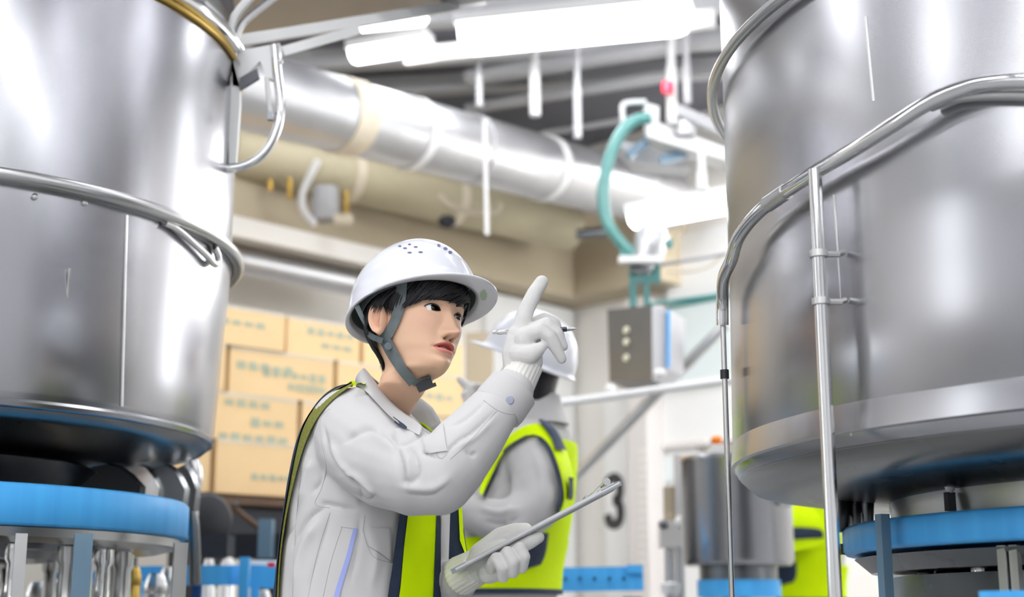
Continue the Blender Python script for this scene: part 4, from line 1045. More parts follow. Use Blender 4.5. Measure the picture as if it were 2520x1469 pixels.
for k in range(15):
    u = -11 + 22 * k / 14; e = 1 - (u / 12) ** 2
    rows.append([hw(u, -66.5 + 0.8 * e, 84 - 0.04 * u * u), hw(u, -69.5, 84.5 - 0.04 * u * u)])
MB().grid(rows).build('teeth', 'teeth', woman)

# ---- ears (outline with rim, hollow and lobe)
def ear(sgn):
    cu = -73.5 * 1.0; rows = []
    nR, nA = 16, 48
    for i in range(nR):
        r = i / (nR - 1); row = []
        for j in range(nA):
            a = 2 * math.pi * j / nA
            yy = math.sin(a); xx = math.cos(a)                     # xx backwards, yy up
            ow = 17.5 * (1 + 0.10 * yy) * (1.0 if xx > 0 else 0.82); oh = 31.5 if yy > 0 else 31
            shape = 1 - 0.12 * max(0, -yy) * abs(xx)
            z = 10.0 + 6.0 * xx                                    # leans out at the back
            rim = 6.0 * math.exp(-((r - 0.88) / 0.12) ** 2) * (1 if (yy > -0.5 or xx > 0.3) else 0.4)
            anti = 4.5 * math.exp(-((r - 0.60) / 0.12) ** 2) * max(0, 0.3 + xx)
            dip = -12.0 * math.exp(-((xx * r + 0.15) / 0.33) ** 2 - ((yy * r + 0.12) / 0.38) ** 2)
            out = 9.0 + z * min(1, 0.35 + r) * 0.5 + rim + anti + dip - (6.0 * max(0, (r - 0.93) / 0.07))
            w = -9 - xx * r * ow * shape - 4 * yy * r; v = -17 + yy * r * oh * shape
            row.append(hw(sgn * (71 + out), v, w))
        rows.append(row)
    inner = [[hw(sgn * 66, -17 + 20 * math.sin(2 * math.pi * j / nA), -9 - 9 * math.cos(2 * math.pi * j / nA)) for j in range(nA)]]
    mb = MB().grid(rows + inner, wrap=True)
    o = mb.build('ear', 'skin', woman, angle=180)
    c = o.data.color_attributes.new('skin_colour', 'FLOAT_COLOR', 'POINT')
    c.data.foreach_set('color', np.tile([0.84, 0.51, 0.35, 1.0], len(o.data.vertices)))
ear(-1); ear(1)

# ---- hair: a close cap and tapering locks
def hairline(phi):                     # lowest v of the cap by angle round the head, 0 front, negative her right
    a = math.degrees(phi)
    pts = [(-180, -78), (-150, -72), (-125, -52), (-108, -30), (-98, 6), (-84, 2), (-74, -4), (-60, -4), (-45, 3), (-30, 12), (-10, 15), (8, 18), (20, 26), (32, 32), (42, 24), (52, 0), (66, -20), (80, -28), (96, 0), (110, -30), (130, -55), (180, -78)]
    for (x0, y0), (x1, y1) in zip(pts[:-1], pts[1:]):
        if x0 <= a <= x1: return y0 + (y1 - y0) * (a - x0) / (x1 - x0)
    return -70
rows = []
NP = 120
for k in range(26):
    row = []
    for j in range(NP):
        phi = -math.pi + 2 * math.pi * j / NP
        lo = hairline(phi); v = lo + (84 - lo) * k / 25
        h = hcast(phi, v)
        off = 2.0 + 6.5 * min(1, k / 5)
        d = Vector((math.sin(phi), 0, math.cos(phi))); row.append(hw(*(h + d * off)))
    rows.append(row)
mb = MB().grid(rows, wrap=True)
mb.add([hw(0, 100, -5)] + rows[-1], [(0, 1 + j, 1 + (j + 1) % NP) for j in range(NP)])
hair = mb.build('hair', 'hair_black', woman, angle=180)
rng = random.Random(21)
lk = MB()
def lock(path, w0, flat=0.5):
    pts = spline(path, 12); out = []
    for i, (a, v, o) in enumerate(pts):
        h = hcast(R(a), v); d = Vector((math.sin(R(a)), 0, math.cos(R(a))))
        out.append(hw(*(h + d * o)))
    rs = [w0 * 0.001 * (0.55 + 0.45 * math.sin(math.pi * min(1, 0.25 + i / 14))) * (1 - (i / 11) ** 3) + 0.0001 for i in range(12)]
    lk.tube(out, rs, 5)
for k in range(95):                    # fringe swept towards her right
    s = rng.random(); a1 = -62 + 84 * s + rng.uniform(-3, 3); a0 = a1 + rng.uniform(26, 40)
    lo = math.degrees(0) + hairline(R(max(-70, min(30, a1)))) - rng.uniform(-1, 5)
    lock([(a0, 62, 6), (a0 - 8, 45 + rng.uniform(-4, 4), 9.5), (a1 + 10, lo + 14, 9.5), (a1, lo, 5 + rng.uniform(0, 3))], rng.uniform(1.5, 2.8))
for k in range(60):                    # side, in front of and over the ear
    a1 = rng.uniform(-100, -60); lo = hairline(R(a1)) - rng.uniform(0, 7) - (5 if -86 < a1 < -70 else 0)
    lock([(a1 + 22, 58, 7), (a1 + 12, 38, 9), (a1 + 4, 18, 9), (a1 - 2, lo, 5)], rng.uniform(1.4, 2.5))
for k in range(46):                    # strands lying over the top of the ear
    a1 = rng.uniform(-112, -84); lo = -2 + rng.uniform(-7, 6) - 0.5 * (a1 + 98)
    lock([(a1 + 30, 52, 8), (a1 + 20, 34, 11), (a1 + 9, 16, 17), (a1, lo, 19 + rng.uniform(-1, 3))], rng.uniform(1.6, 2.8))
for k in range(130):                   # back and nape
    a1 = rng.uniform(-185, -104); lo = hairline(R(max(-180, a1))) - rng.uniform(4, 24)
    lock([(a1 + 6, 40, 8), (a1 + 3, 5, 9.5), (a1, (lo + 10) * 0.6 - 5, 9), (a1 - 4, lo, rng.uniform(2, 9))], rng.uniform(1.6, 3.0))
for k in range(60):                    # far side
    a1 = rng.uniform(34, 86); lo = hairline(R(a1)) - rng.uniform(0, 12)
    lock([(a1 - 14, 58, 7), (a1 - 8, 38, 9), (a1 - 2, (lo + 30) * 0.5, 8), (a1 + 2, lo, 4.5)], rng.uniform(1.5, 2.6))
lo_ob = lk.build('locks', 'hair_black', hair, angle=180); lo_ob['kind'] = 'stuff'

# ---- helmet
pd = R(11.67); rr = R(1.45)
EF = HF * math.cos(pd) + HV * math.sin(pd); EV = HV * math.cos(pd) - HF * math.sin(pd)
EL = HL * math.cos(rr) + EV * math.sin(rr); EV = EV * math.cos(rr) - HL * math.sin(rr)
EC = HC + HV * 0.0244 - HF * 0.0101
def helmet(parent, EC, EL, EV, EF, S=1.0, detail=True):
    A, B, H = 0.1125 * S, 0.133 * S, 0.1295 * S
    def ep(l, v, f): return EC + EL * l + EV * v + EF * f
    def dome(ph, t, k=1.0, dh=0.0):      # t: 0 front, pi/2 her left
        c = math.cos(ph) ** 0.92
        rid = 0.003 * math.exp(-(math.sin(t) * math.cos(ph) * 2.4) ** 4) * math.sin(ph) ** 0.5 if ph > 0 else 0
        return ep(A * k * c * math.sin(t), (H * k) * math.sin(ph) + rid + dh, B * k * c * math.cos(t))
    def ext(t):                          # brim reach at the front
        c = math.cos(t); s = max(0.0, (c - 0.18) / 0.82)
        return 0.040 * S * (s ** 0.75) * (1 if c > 0.18 else 0)
    def rimpt(t, e, dv):
        x = 0.006 * S + ext(t); c, s = math.cos(t), math.sin(t)
        drop = -0.010 * S * (ext(t) / (0.04 * S)) ** 1.2
        back = -0.006 * S * max(0, -c)
        return ep((A + 0.004 * S + (x * 0.55 if ext(t) > 0 else x * 0.4) * e) * s, drop * e + back + dv, (B + x * e) * c)
    n = 128; T = [2 * math.pi * j / n for j in range(n)]
    rows = [[dome(ph, t) for t in T] for ph in [math.pi / 2 * (1 - k / 26) for k in range(26)] + [0.03]]
    rows += [[rimpt(t, e, 0.0) for t in T] for e in (0.15, 0.5, 0.85)]
    rows += [[rimpt(t, 1.0, dv) for t in T] for dv in (-0.0015 * S, -0.005 * S)]
    rows += [[rimpt(t, e, -0.006 * S) for t in T] for e in (0.85, 0.5, 0.1)]
    rows += [[dome(ph, t, 0.965, -0.003 * S) for t in T] for ph in (0.0, 0.2, 0.5, 0.9, 1.3, 1.55)]
    sh = MB().grid(rows, wrap=True)
    ob = sh.build('helmet', 'helmet_white', parent, angle=180)
    # liner and head band
    ln = [[dome(ph, t, 0.945, 0.002 * S) for t in T[::2]] for ph in (0.02, 0.12, 0.3, 0.6, 1.0, 1.4)]
    MB().grid(ln, wrap=True).build('liner', 'helmet_liner', ob, angle=180)
    hb = [[ep((A * 0.80) * math.sin(t), (-0.012 + dv) * S - 0.010 * S * max(0, -math.cos(t)), (B * 0.80) * math.cos(t)) for t in T[::2]] for dv in (0.034, 0.019)]
    hb2 = [[p + (EC - p).normalized() * 0.002 for p in r] for r in hb][::-1]
    MB().grid(hb + hb2 + [hb[0]], wrap=True).build('head_band', 'strap_grey', ob, angle=60)
    return ob, np.array([p[:] for r in rows for p in r]), [(i * n + j, i * n + (j + 1) % n, (i + 1) * n + (j + 1) % n, (i + 1) * n + j) for i in range(len(rows) - 1) for j in range(n)], ep
hel, hv_, hf_, ep = helmet(woman, EC, EL, EV, EF)
HE = bvh_of(hv_, hf_)
def disc_on(bvh, px, py, rx, ry, off, name, mat, parent, n=20):
    c = surf(bvh, px, py, off)
    rim = [surf(bvh, px + rx * math.cos(2 * math.pi * k / n), py + ry * math.sin(2 * math.pi * k / n), off) for k in range(n)]
    rim2 = [q + (q - CAM).normalized() * 0.002 for q in rim]
    MB().add([c] + rim + rim2, [(0, 1 + k, 1 + (k + 1) % n) for k in range(n)] + [(1 + k, 1 + n + k, 1 + n + (k + 1) % n, 1 + (k + 1) % n) for k in range(n)]).build(name, mat, parent, angle=40)
for px, py, rx in ((984, 606, 4), (1008, 602, 4), (997, 611, 5), (1023, 608, 5), (1008, 622, 5.5), (1035, 621, 5.5), (1080, 604, 4), (1096, 612, 5), (1108, 621, 5)):
    disc_on(HE, px, py, rx, 2.2 if px < 1060 else 4, 0.0006, 'vent_hole', 'vent_dark', hel)
disc_on(HE, 1190, 726, 9, 13, 0.0008, 'sticker', 'sticker_green', hel)
# straps over cheek and hair
def strap(pts, w, off, name, mat='strap_grey', fall=2.49, lift=0.0):
    P = spline(pts, 30); rows = []
    for i in range(30):
        tgt = P[min(i + 1, 29)] - P[max(i - 1, 0)]; tgt /= np.linalg.norm(tgt) + 1e-9; nn = np.array([-tgt[1], tgt[0]])
        rows.append([surf(HALL, *(P[i] + nn * w * s), off + lift * max(0, 1 - i / 12), fall) for s in (-1, 0, 1)])
    A_ = np.array([[q[:] for q in r] for r in rows])
    for _ in range(12): A_[1:-1] = 0.5 * A_[1:-1] + 0.25 * (A_[:-2] + A_[2:])
    rows = [[Vector(q) for q in r] for r in A_]
    back = [[q + (q - CAM).normalized() * 0.0015 for q in r][::-1] for r in rows]
    mb = MB().grid([a + b for a, b in zip(rows, back)], wrap=True)
    mb.build(name, mat, hel, angle=50)
HALL = HBW
strap([(1002, 688), (998, 708), (990, 750), (978, 790), (958, 826), (950, 838)], 12, 0.006, 'front_strap', fall=2.50, lift=0.016)
strap([(878, 752), (893, 785), (912, 812), (935, 828), (956, 836)], 6, 0.014, 'rear_strap', fall=2.53)
strap([(945, 822), (962, 850), (980, 884), (998, 915), (1016, 938)], 13.5, 0.0065, 'chin_strap', fall=2.50)
strap([(1006, 928), (1022, 940), (1040, 934), (1060, 926)], 8, 0.005, 'chin_strap_end', 'strap_grey', 2.50)
c = surf(HBW, 966, 850, 0.010, 2.5)
MB().lathe([(0, 0.002), (0.006, 0.002), (0.0075, 0.0), (0.0075, -0.003)], c, 24, axis=(CAM - c)).build('snap_button', 'snap_grey', hel)
c = surf(HBW, 1038, 938, 0.008, 2.5)
mb = MB(); mb.box(c, (0.030, 0.010, 0.016), Matrix.Rotation(R(-20), 3, 'Y')); mb.build('buckle', 'black_plastic', hel, smooth=False)
mb = MB(); mb.box(c + Vector((0.006, -0.004, -0.008)), (0.034, 0.008, 0.006), Matrix.Rotation(R(-22), 3, 'Y')); mb.build('buckle_bar', 'black_plastic', hel, smooth=False)
# ---- jacket: torso and both sleeves grown together
PSI = 70.0
TF = facing(PSI); TR_ = Vector((-math.cos(R(PSI)), -math.sin(R(PSI)), 0))       # chest direction, her right
TK = [  # px, py of the spine, half width, half depth, exponent, forward tilt of the ring
    (948, 992, 0.062, 0.058, 2.0, 0.55), (944, 1006, 0.085, 0.070, 2.0, 0.5), (936, 1024, 0.135, 0.086, 2.0, 0.38), (930, 1050, 0.175, 0.100, 2.1, 0.22), (926, 1110, 0.195, 0.116, 2.15, 0.05),
    (920, 1200, 0.198, 0.128, 2.2, 0), (915, 1300, 0.198, 0.136, 2.2, 0), (910, 1400, 0.202, 0.142, 2.2, 0), (906, 1500, 0.208, 0.146, 2.2, 0), (902, 1620, 0.212, 0.15, 2.2, 0), (900, 1740, 0.215, 0.15, 2.2, 0)]
TROWS = []
for px, py, w, d, n, ti in TK:
    c = at(px, py, 2.63); TROWS.append(np.array([c.x, c.y, c.z, w, d, n, ti]))
TS = spline(TROWS, 90)
def tpoint(s, phi, off=0.0):           # s 0 neck .. 1 hem, phi 0 front, 90 her right, 180 back
    r = TS[int(max(0, min(1, s)) * 89)]
    c, sn = math.cos(phi), math.sin(phi); e = 2 / r[5]
    return Vector(r[:3]) + TF * ((r[4] + off) * math.copysign(abs(c) ** e, c)) + TR_ * ((r[3] + off) * math.copysign(abs(sn) ** e, sn)) - Vector((0, 0, r[6] * r[4] * c))
TM_ = MB()
n = 64
rows = [[tpoint(i / 89, 2 * math.pi * j / n) for j in range(n)] for i in range(90)]
TM_.grid(rows, wrap=True); TM_.add(rows[0], [tuple(range(n))]); TM_.add(rows[-1], [tuple(range(n))[::-1]])
tV = np.array([p[:] for r in rows for p in r]); tF = [(i * n + j, i * n + (j + 1) % n, (i + 1) * n + (j + 1) % n, (i + 1) * n + j) for i in range(89) for j in range(n)]
TB = bvh_of(tV, tF)                    # bare torso, for the vest
sleeveR = [(at(862, 1058, 2.515), 0.076), (at(893, 1098, 2.465), 0.080), (at(955, 1142, 2.40), 0.075), (at(1025, 1168, 2.335), 0.068), (at(1080, 1176, 2.315), 0.060), (at(1112, 1140, 2.315), 0.060), (at(1160, 1080, 2.33), 0.053), (at(1205, 1022, 2.345), 0.046), (at(1258, 962, 2.36), 0.040)]
sleeveL = [(at(985, 1075, 2.77), 0.085), (at(1000, 1250, 2.79), 0.072), (at(1010, 1470, 2.75), 0.062), (at(1060, 1470, 2.66), 0.056), (at(1090, 1448, 2.60), 0.046), (at(1122, 1430, 2.56), 0.040)]
chain(TM_, sleeveR, 20); chain(TM_, sleeveL, 18)
JV, JF = remesh(TM_, 0.0033, 12, 0.6)
# folds: pushed in or out along the cloth near pixel polylines of the photographed folds
def folds(V, F, list_, near=True):
    N = normals(V, F); px = proj_np(V); view = V - np.array(CAM); view /= np.linalg.norm(view, axis=1, keepdims=True)
    facing_ = np.clip(-(N * view).sum(1) * 2.5, 0, 1)
    D = np.zeros(len(V))
    for pts, wd, amp in list_:
        P = np.array(spline(pts, 24)); best = np.full(len(V), 1e9); tpos = np.zeros(len(V))
        m = (px[:, 0] > P[:, 0].min() - 3 * wd) & (px[:, 0] < P[:, 0].max() + 3 * wd) & (px[:, 1] > P[:, 1].min() - 3 * wd) & (px[:, 1] < P[:, 1].max() + 3 * wd)
        q = px[m]; b = np.full(len(q), 1e9); tp = np.zeros(len(q))
        for k in range(23):
            a, c = P[k], P[k + 1]; d = c - a; L2 = (d * d).sum() + 1e-9
            t = np.clip(((q - a) @ d) / L2, 0, 1); ds = np.linalg.norm(q - a - t[:, None] * d, axis=1)
            u = ds < b; b[u] = ds[u]; tp[u] = (k + t[u]) / 23
        fade = np.minimum(1, np.minimum(tp, 1 - tp) * 4 + 0.15)
        D[m] += amp * 0.001 * (np.exp(-b / (wd * 0.62)) if amp < 0 else np.exp(-(b / wd) ** 1.6)) * fade
    return V + N * (D * facing_)[:, None]
FOLD = [
    ([(843, 1092), (875, 1070), (908, 1058), (945, 1078)], 13, -8), ([(905, 1058), (950, 1085), (985, 1112)], 12, 6), ([(850, 1075), (900, 1042), (960, 1050)], 14, 4),
    ([(940, 1060), (968, 1085), (985, 1130), (996, 1180), (1000, 1200)], 11, -10), ([(962, 1070), (1000, 1062), (1036, 1078)], 9, 8), ([(975, 1095), (1010, 1085), (1040, 1072)], 7, -8), ([(1000, 1095), (1020, 1120), (1028, 1165), (1012, 1196)], 10, -9), ([(1000, 1120), (1006, 1160), (1004, 1185)], 8, 6),
    ([(985, 1195), (1030, 1203), (1075, 1200), (1110, 1172)], 14, 6), ([(1000, 1215), (1060, 1218), (1105, 1190)], 9, -5),
    ([(797, 1050), (806, 1100), (828, 1150), (850, 1172), (880, 1190), (925, 1225)], 8, -11), ([(812, 1085), (832, 1132), (862, 1168)], 8, 7), ([(835, 1172), (870, 1172), (905, 1200), (928, 1222)], 8, 7), ([(868, 1172), (885, 1215), (890, 1240)], 6, -7), ([(850, 1205), (900, 1232), (925, 1218)], 6, -7), ([(788, 1238), (830, 1245), (880, 1255)], 7, -9),
    ([(1108, 1048), (1150, 1028), (1195, 985)], 7, -5), ([(1095, 1122), (1118, 1092), (1165, 1062), (1220, 1012)], 5, -6), ([(1120, 1105), (1170, 1075), (1215, 1030)], 7, 4),
    ([(1145, 1108), (1160, 1120), (1172, 1112)], 5, -6), ([(1045, 1100), (1046, 1065), (1075, 1042)], 9, 6), ([(1038, 1075), (1042, 1110), (1080, 1130)], 6, -6),
    ([(768, 1130), (752, 1180), (735, 1240)], 12, 7), ([(785, 1140), (790, 1180), (765, 1215)], 8, -7), ([(742, 1150), (730, 1220), (716, 1290), (700, 1330)], 9, -9), ([(800, 1250), (765, 1270), (735, 1310), (718, 1350)], 10, -9), ([(790, 1275), (755, 1330), (735, 1390), (725, 1469)], 14, 8),
    ([(815, 1262), (790, 1340), (765, 1420), (755, 1469)], 8, -5), ([(885, 1275), (880, 1350), (860, 1440)], 10, -4), ([(905, 1290), (925, 1360), (915, 1450)], 12, 4), ([(872, 978), (915, 968), (955, 1000), (985, 1030)], 9, -6), ([(855, 968), (905, 955), (950, 985)], 9, 5), ([(1080, 1290), (1086, 1370), (1080, 1460)], 8, -4)]
N_ = normals(JV, JF)
nz = np.array([noise.noise(Vector(v) * 13.0) * 0.0035 + noise.noise(Vector((v[0] * 30, v[1] * 30, v[2] * 16))) * 0.0014 for v in JV])
JV = JV + N_ * nz[:, None]
JV = folds(JV, JF, FOLD)
jacket = mesh_obj('jacket', JV, JF, 'jacket_grey', woman)
JB = bvh_of(JV, JF)
# collar: a folded flap lying on jacket and neck on the near side, carried round the back to the far lapel
def near2(px, py, off, fall):
    c = [p for p in (surf(JB, px, py, off), surf(HBW, px, py, off)) if p is not None]
    return min(c, key=lambda p: (p - CAM).length) if c else at(px, py, fall)
ipx = [(1037, 1064), (1015, 1044), (985, 1010), (955, 972), (925, 936), (905, 915), (894, 906)]
opx = [(1026, 1074), (1002, 1062), (972, 1046), (940, 1018), (912, 985), (890, 962), (877, 948)]
I_ = [near2(p[0], p[1], 0.010, 2.58) for p in spline(ipx, 30)]; O_ = [near2(p[0], p[1], 0.007, 2.58) for p in spline(opx, 30)]
for L_ in (I_, O_):
    A_ = np.array([q[:] for q in L_])
    for _ in range(30): A_[1:-1] = 0.5 * A_[1:-1] + 0.25 * (A_[:-2] + A_[2:])
    L_[:] = [Vector(q) for q in A_]
bi = [I_[-1], at(893, 908, 2.64), at(905, 920, 2.69), at(940, 950, 2.715), at(985, 992, 2.69), at(1012, 1024, 2.65), at(1037, 1063, 2.59)]
bo = [O_[-1], at(878, 955, 2.68), at(898, 965, 2.73), at(935, 985, 2.745), at(988, 1012, 2.715), at(1022, 1040, 2.67), at(1045, 1070, 2.59)]
I_ += [Vector(q) for q in spline(bi, 30)][1:]; O_ += [Vector(q) for q in spline(bo, 30)][1:]
rows = []; axis_pt = at(955, 980, 2.63)
for a, b in zip(I_, O_):
    outd = ((a + b) / 2 - axis_pt); outd.z = 0; outd.normalize()
    f_ = [a.lerp(b, k / 6) + outd * (0.007 * math.sin(math.pi * k / 6)) for k in range(7)]
    rows.append(f_ + [q - outd * 0.004 for q in f_[::-1]])
mb = MB().grid(rows, wrap=True); mb.add(rows[0], [tuple(range(14))]); mb.add(rows[-1], [tuple(range(14))[::-1]])
mb.build('collar', 'jacket_grey', jacket, angle=70)
# seams, pocket flap, side stripe, cuff with snap
for pts in ([(812, 1005), (790, 1030), (792, 1090), (803, 1150), (790, 1205), (775, 1240), (812, 1250)], [(812, 1262), (790, 1330), (772, 1400), (758, 1469)], [(841, 1298), (815, 1380), (795, 1469)],
            [(893, 1305), (905, 1345), (922, 1372), (965, 1385)], [(898, 1268), (893, 1305)], [(1090, 1045), (1075, 1110), (1085, 1128), (1100, 1118)], [(838, 1296), (876, 1302)],
            [(1190, 985), (1225, 1010), (1262, 1020), (1282, 1012)], [(720, 1470), (728, 1300), (745, 1130), (775, 1050)], [(1108, 1130), (1150, 1092), (1195, 1042), (1222, 1012)]):
    pix_line(JB, pts, 0.0001, 0.0006, 50).build('seam', 'jacket_seam', jacket)
pix_strip(JB, [(870, 1299), (852, 1370), (830, 1440), (815, 1500)], [(879, 1301), (863, 1370), (843, 1440), (829, 1500)], 0.0025, 24, 4).build('side_stripe', 'lavender', jacket)
pix_strip(JB, [(896, 1300), (906, 1342)], [(960, 1300), (964, 1384)], 0.003, 10, 8).build('pocket_flap', 'jacket_grey', jacket, angle=60)
pix_strip(JB, [(1046, 1098), (1092, 1048)], [(1050, 1118), (1100, 1110)], 0.003, 10, 6).build('sleeve_tab', 'jacket_grey', jacket, angle=60)
c0_, c1_ = at(1225, 1005, 2.352), at(1262, 958, 2.362)
ax_ = (c1_ - c0_).normalized()
MB().lathe([(0.037, 0.0), (0.0450, 0.0), (0.0462, 0.01), (0.0440, 0.046), (0.042, 0.048), (0.035, 0.046)], c0_ - ax_ * 0.002, 48, axis=ax_).build('cuff', 'jacket_grey', jacket)
q = at(1255, 984, 2.30); h = None
MB().lathe([(0, 0.004), (0.006, 0.0035), (0.0075, 0.001), (0.0075, -0.02)], at(1254, 985, 2.312), 24, axis=(CAM - q)).build('cuff_snap', 'button_lilac', jacket)

# ---- vest: front strips, back panel and shoulder bands
vest = MB()
def tpx(px, py, off): return surf(TB, px, py, off, 2.5)
def front_strip(name, mat, L, Rr, off, n=36, m=6):
    return pix_strip(TB, L, Rr, off, n, m).build(name, mat, VO, angle=70)
sv = [(i / 30) for i in range(31)]
# back panel as the vest body
ph0, ph1 = R(158), R(214)
def vrow(s, off): return [tpoint(s, ph0 + (ph1 - ph0) * j / 20, off + 0.008 * math.sin(math.pi * j / 20)) for j in range(21)]
ss = [0.14 + 0.86 * i / 40 for i in range(41)]
offs = [0.006 for s in ss]
rows = [vrow(s, o) + vrow(s, o - 0.003)[::-1] for s, o in zip(ss, offs)]
mb = MB().grid(rows, wrap=True); mb.add(rows[0], [tuple(range(42))]); mb.add(rows[-1], [tuple(range(42))[::-1]])
VO = mb.build('vest', 'mesh_olive', woman, angle=60)
VO['label'] = 'yellow-green safety vest with navy edging and mesh back'
def band(phi, dphi, off, name, mat, s0=0.12, s1=1.0):
    rows = []
    for i in range(41):
        s = s0 + (s1 - s0) * i / 40; o = 0.010 + 0.010 * min(1, max(0, (s - 0.14) / 0.25)) + off
        a = [tpoint(s, phi + dphi * j / 4, o) for j in range(5)]; b = [tpoint(s, phi + dphi * j / 4, o - 0.006) for j in range(5)][::-1]
        rows.append(a + b)
    mb = MB().grid(rows, wrap=True); mb.add(rows[0], [tuple(range(10))]); mb.add(rows[-1], [tuple(range(10))[::-1]])
    return mb.build(name, mat, VO, angle=60)
band(R(218), R(-36), 0.004, 'edge_binding', 'navy')

# shoulder band from the back over the shoulder to the front strip
def shoulder(sgn):
    top = []
    for k, (s, ph, o) in enumerate(((0.30, 140, 0.034), (0.22, 128, 0.022), (0.165, 112, 0.016), (0.125, 92, 0.014), (0.115, 70, 0.014), (0.13, 52, 0.013), (0.18, 42, 0.012), (0.26, 36, 0.012))):
        top.append((s, ph, o))
    P = spline(top, 30); rows = []; rows2 = []
    for s, ph, o in P:
        a = [tpoint(s + 0.03 * (k - 0.5), sgn * R(ph), o) for k in (0, 0.5, 1)]
        rows.append(a + [q - Vector((0, 0, 0.003)) for q in a[::-1]])
    mb = MB().grid(rows, wrap=True); mb.add(rows[0], [tuple(range(6))]); mb.add(rows[-1], [tuple(range(6))[::-1]])
    mb.build('shoulder_band', 'hivis', VO, angle=60)
shoulder(-1)
def pxband(name, mat, L_, R__, off):
    A_, B_ = spline(L_, 40), spline(R__, 40)
    rows = []
    for p, q in zip(A_, B_):
        a = [near2(*(p + (q - p) * k / 3), off, 2.6) for k in range(4)]; rows.append(a + [v + (v - CAM).normalized() * 0.004 for v in a[::-1]])
    P_ = np.array([[v[:] for v in r] for r in rows])
    for _ in range(25): P_[1:-1] = 0.5 * P_[1:-1] + 0.25 * (P_[:-2] + P_[2:])
    mb = MB().grid([[Vector(v) for v in r] for r in P_], wrap=True); mb.build(name, mat, VO, angle=60)
pxband('shoulder_band', 'hivis', [(856, 941), (872, 950), (888, 960)], [(866, 936), (884, 945), (896, 956)], 0.012)
pxband('side_mesh', 'mesh_olive', [(868, 944), (838, 944), (794, 970), (760, 1015), (742, 1066), (732, 1120), (715, 1200), (698, 1290), (690, 1370), (685, 1460), (683, 1540)], [(868, 960), (838, 978), (803, 1008), (777, 1050), (757, 1102), (745, 1142), (728, 1207), (710, 1290), (700, 1370), (697, 1460), (695, 1540)], 0.009)
pxband('edge_binding', 'navy', [(868, 945), (842, 936), (795, 962), (757, 1010), (738, 1065), (728, 1120), (710, 1200), (692, 1290), (684, 1370), (679, 1460), (676, 1540)], [(868, 955), (842, 950), (803, 974), (768, 1020), (750, 1070), (740, 1122), (724, 1200), (707, 1290), (698, 1370), (694, 1460), (692, 1540)], 0.012)
front_strip('front_binding', 'navy', [(985, 1060), (982, 1180), (973, 1270), (962, 1350), (953, 1420), (945, 1480), (936, 1560)], [(1000, 1060), (1000, 1180), (993, 1270), (985, 1350), (978, 1420), (971, 1480), (962, 1560)], 0.012)
front_strip('front_panel', 'hivis', [(998, 1060), (998, 1180), (991, 1270), (982, 1350), (976, 1420), (970, 1480), (960, 1560)], [(1062, 1090), (1062, 1180), (1059, 1270), (1056, 1350), (1053, 1420), (1050, 1480), (1046, 1560)], 0.0135, m=8)
front_strip('front_binding', 'navy', [(1060, 1090), (1060, 1180), (1057, 1270), (1054, 1350), (1051, 1420), (1049, 1480), (1044, 1560)], [(1068, 1090), (1068, 1180), (1067, 1270), (1067, 1350), (1067, 1420), (1067, 1480), (1064, 1560)], 0.0145)
# far front edge of the vest, hanging free
fv = lambda px, py, d=2.56: at(px, py, d)
MB().slab([fv(1108, 1262), fv(1128, 1235), fv(1140, 1300), fv(1150, 1360), fv(1128, 1380), fv(1118, 1430), fv(1112, 1500), fv(1098, 1500), fv(1104, 1380)], (0, 0.012, 0)).build('far_binding', 'navy', VO, smooth=False)
MB().slab([fv(1128, 1240, 2.552), fv(1136, 1240, 2.552), fv(1140, 1310, 2.552), fv(1148, 1358, 2.552), fv(1146, 1366, 2.552), fv(1132, 1330, 2.552)], (0, 0.012, 0)).build('far_panel', 'hivis', VO, smooth=False)
MB().slab([fv(1116, 1400, 2.552), fv(1148, 1405, 2.552), fv(1146, 1430, 2.552), fv(1136, 1500, 2.552), fv(1108, 1500, 2.552)], (0, 0.012, 0)).build('far_panel', 'hivis', VO, smooth=False)
MB().slab([fv(1144, 1400, 2.55), fv(1152, 1410, 2.55), fv(1148, 1440, 2.55), fv(1140, 1500, 2.55), fv(1132, 1500, 2.55), fv(1140, 1440, 2.55)], (0, 0.012, 0)).build('far_binding', 'navy', VO, smooth=False)
pix_line(JB, [(1085, 1262), (1083, 1340), (1084, 1400), (1080, 1469)], 0.001, 0.0012, 30).build('zipper', 'jacket_seam', jacket)
# little bit of vest showing at the lapel
pix_strip(JB, [(966, 1032), (985, 1046), (1002, 1056)], [(972, 1048), (990, 1058), (1005, 1060)], 0.006, 8, 4).build('lapel_piece', 'navy', VO)

# ---- gloves
def hand(name, chains, voxel, cuff, cuff_r):
    mb = MB()
    for c in chains: chain(mb, [(at(x, y, d), r) for x, y, d, r in c], 12)
    V, F = remesh(mb, voxel, 3, 0.5)
    g_ = mesh_obj(name, V, F, 'glove_white', woman)
    a, b = [at(*p) for p in cuff]; ax = (b - a).normalized(); L = (b - a).length
    u = ax.orthogonal().normalized(); w = ax.cross(u); rows = []
    for i in range(14):
        t = i / 13; row = []
        for j in range(96):
            th_ = 2 * math.pi * j / 96; rr_ = (cuff_r[0] + (cuff_r[1] - cuff_r[0]) * t) * (1 + 0.028 * math.cos(24 * th_)) - (0.004 if i in (0, 13) else 0)
            row.append(a + ax * (L * t) + (u * math.cos(th_) + w * math.sin(th_)) * rr_)
        rows.append(row)
    mb = MB().grid(rows, wrap=True); mb.add(rows[0], [tuple(range(96))]); mb.add(rows[-1], [tuple(range(96))[::-1]])
    mb.build('ribbed_cuff', 'glove_cuff', g_, angle=180)
    return g_, V, F
